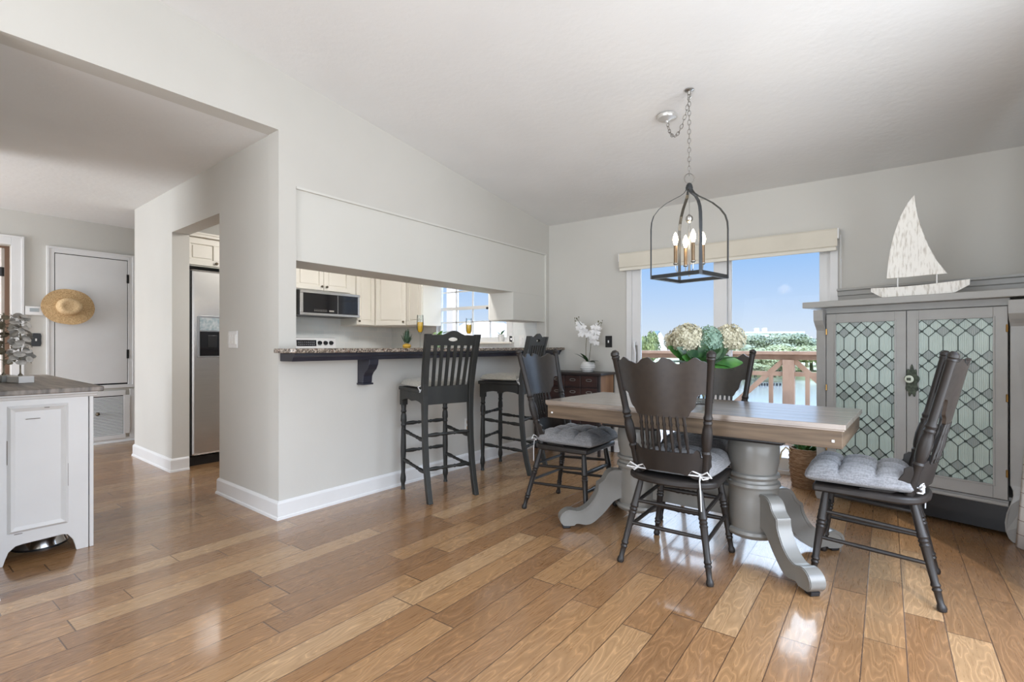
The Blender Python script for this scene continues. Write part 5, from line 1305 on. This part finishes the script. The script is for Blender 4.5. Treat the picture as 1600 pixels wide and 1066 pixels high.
def tree(name, lab, cat, loc, r, hgt, m, seed, group, z0):
    t = thing(name, lab, cat, loc, seed * 1.3, group)
    o = obj('crown', crown_bm(seed), m, t); o.scale = (r, r, hgt * .42); o.location = (0, 0, hgt * .6)
    bm = BM(); tube(bm, [(0, 0, -.3), (r * .05, 0, hgt * .3), (-r * .03, 0, hgt * .6)], [r * .09, r * .07, r * .04], 8); obj('trunk', bm, stem_m, t)
    return t
def polar(px, d, z):   # ground point seen toward a compass direction of the view
    a = (px - 800) / 784.0; v = Vector((-math.sin(TH) + math.cos(TH) * a, math.cos(TH) + math.sin(TH) * a)); return (v.x * d, v.y * d, z)
protoA = tree('mangrove_tree', 'x', 'tree', (0, 0, 0), 2.6, 3.4, mang_m, 21, None, 0)
protoB = tree('grey_green_tree', 'x', 'tree', (0, 0, 0), 2.4, 4.4, mangd_m, 22, None, 0)
rnd = random.Random(8); first = {0: True, 1: True}
spots = []
for px in range(1150, 1330, 13): spots.append((px + rnd.uniform(-5, 5), 62 + rnd.uniform(-3, 4), 0, rnd.uniform(.75, 1.05)))
for px in range(1145, 1340, 17): spots.append((px + rnd.uniform(-6, 6), 78 + rnd.uniform(-4, 6), 1, rnd.uniform(.95, 1.3)))
for px in range(1140, 1215, 14): spots.append((px + rnd.uniform(-3, 3), 54, 0, rnd.uniform(.55, .8)))
for px in range(1150, 1250, 11): spots.append((px + rnd.uniform(-3, 3), 49 + (px - 1150) * .08 + rnd.uniform(-1, 1), 0, rnd.uniform(.3, .45)))
for px in range(640, 1000, 24): spots.append((px + rnd.uniform(-6, 6), 72 + rnd.uniform(-4, 6), px % 2, rnd.uniform(.45, .65)))
for px, d, kind, s in spots:
    pr0 = protoA if kind == 0 else protoB
    o = pr0 if first[kind] else copy_tree(pr0); first[kind] = False
    o.location = polar(px, d, WZ + .5); o.scale = (s, s, s); o.rotation_euler = (0, 0, rnd.uniform(0, 6.28))
    if kind == 0: tag(o, 'low yellow-green mangrove crowding the far shore', 'tree', 'mangroves along the far shore')
    else: tag(o, 'taller hazy grey-green tree standing behind the mangroves', 'tree', 'taller trees behind the mangroves')
tree('round_bush', 'round leafy bush beside the blue-roofed house', 'bush', polar(1004, 40, WZ + .4), 1.1, 4.9, bush_m, 31, None, 0)
tree('round_bush', 'green bush outside the kitchen window', 'bush', polar(722, 20, WZ + .4), .9, 4.0, bush_m, 33, None, 0)
tree('round_bush', 'yellow-green bush low at the right of the kitchen window', 'bush', polar(776, 20, WZ + .4), .8, 3.9, lawn_m, 34, None, 0)
hs = thing('lake_house', 'far white house with a steep slate-blue gable roof across the lawn', 'house', polar(1028, 135, WZ + .4), math.radians(-50))
hs.scale = (.7, .85, 1.5)
bm = BM(); box(bm, (-3.2, -2, 0), (3.2, 2, 2.7)); prism(bm, [(-2.1, 2.7), (2.1, 2.7), (0, 4.6)], -3.0, 3.0, lambda u, v, h: (h, u, v)); obj('walls', bm, sidingw_m, hs)
bm = BM()
for s in (-1, 1): prism(bm, [(s * 2.4, 2.4), (0, 4.75), (0, 4.95), (s * 2.6, 2.5)], -3.3, 1.4, lambda u, v, h: (h, u, v))
prism(bm, [(-1.5, 2.7), (1.5, 2.7), (0, 4.6)], -3.1, -2.9, lambda u, v, h: (u + .6, h + 1.0, v)); obj('roof', bm, roof_m, hs)
for x in (-1.6, 0, 1.6): 
    wd_ = obj('window', B((x - .45, -2.04, 1.1), (x + .45, -2.0, 2.3)), white_m, hs); obj('window_pane', B((x - .35, -2.06, 1.2), (x + .35, -2.04, 2.2)), roof_m, wd_)
fb = thing('distant_building', 'long pale flat-roofed building beyond the trees on the horizon', 'building', polar(1193, 140, WZ), math.radians(20))
obj('walls', B((-9, -3, 0), (9, 3, 7.2)), far_m, fb); obj('roof', B((-9.4, -3.4, 7.2), (9.4, 3.4, 7.6)), sidingw_m, fb); obj('rooftop_unit', BX(((-2.2, -1, 7.6), (-1.3, 1, 8.7)), ((-.2, -1, 7.6), (.7, 1, 8.7))), far_m, fb)
pb = thing('distant_house', 'pinkish low house roof seen through the kitchen window', 'house', polar(760, 60, WZ), 0)
obj('walls', B((-5, -3, 0), (5, 3, 4.2)), sidingw_m, pb); bm = BM(); prism(bm, [(-5.5, 4.2), (5.5, 4.2), (0, 6.6)], -3.3, 3.3, lambda u, v, h: (u, h, v)); obj('roof', bm, mat('pink_tile_roof', rgb(206, 186, 180), rgb(214, 194, 188), 1, .8), pb)
pl0 = None
for k in range(9):
    loc = polar(1178 + k * 4.2 if k < 6 else 1209 + (k - 6) * 5, 47, WZ - .3)
    if pl0 is None:
        bm = BM(); lathe(bm, [(0, 0), (.08, 0), (.08, .52), (0, .55)], n=8); pl0 = obj('wooden_piling', bm, black_m); o = pl0
    else: o = pl0.copy(); COL.objects.link(o)
    o.location = loc; o['label'] = 'short dark piling standing in the lagoon shallows'; o['category'] = 'piling'; o['group'] = 'dark pilings in the water'
ph = thing('porch_post', 'pale porch post outside the left part of the kitchen window', 'post', (-5.45, 5.75, -.1)); obj('shaft', B((-.07, -.07, 0), (.07, .07, 2.5)), mat('pink_beige_post', rgb(214, 196, 186), rgb(220, 202, 192), 3, .6), ph, bev=.01); obj('base_block', B((-.1, -.1, 0), (.1, .1, .2)), trim_m, ph)
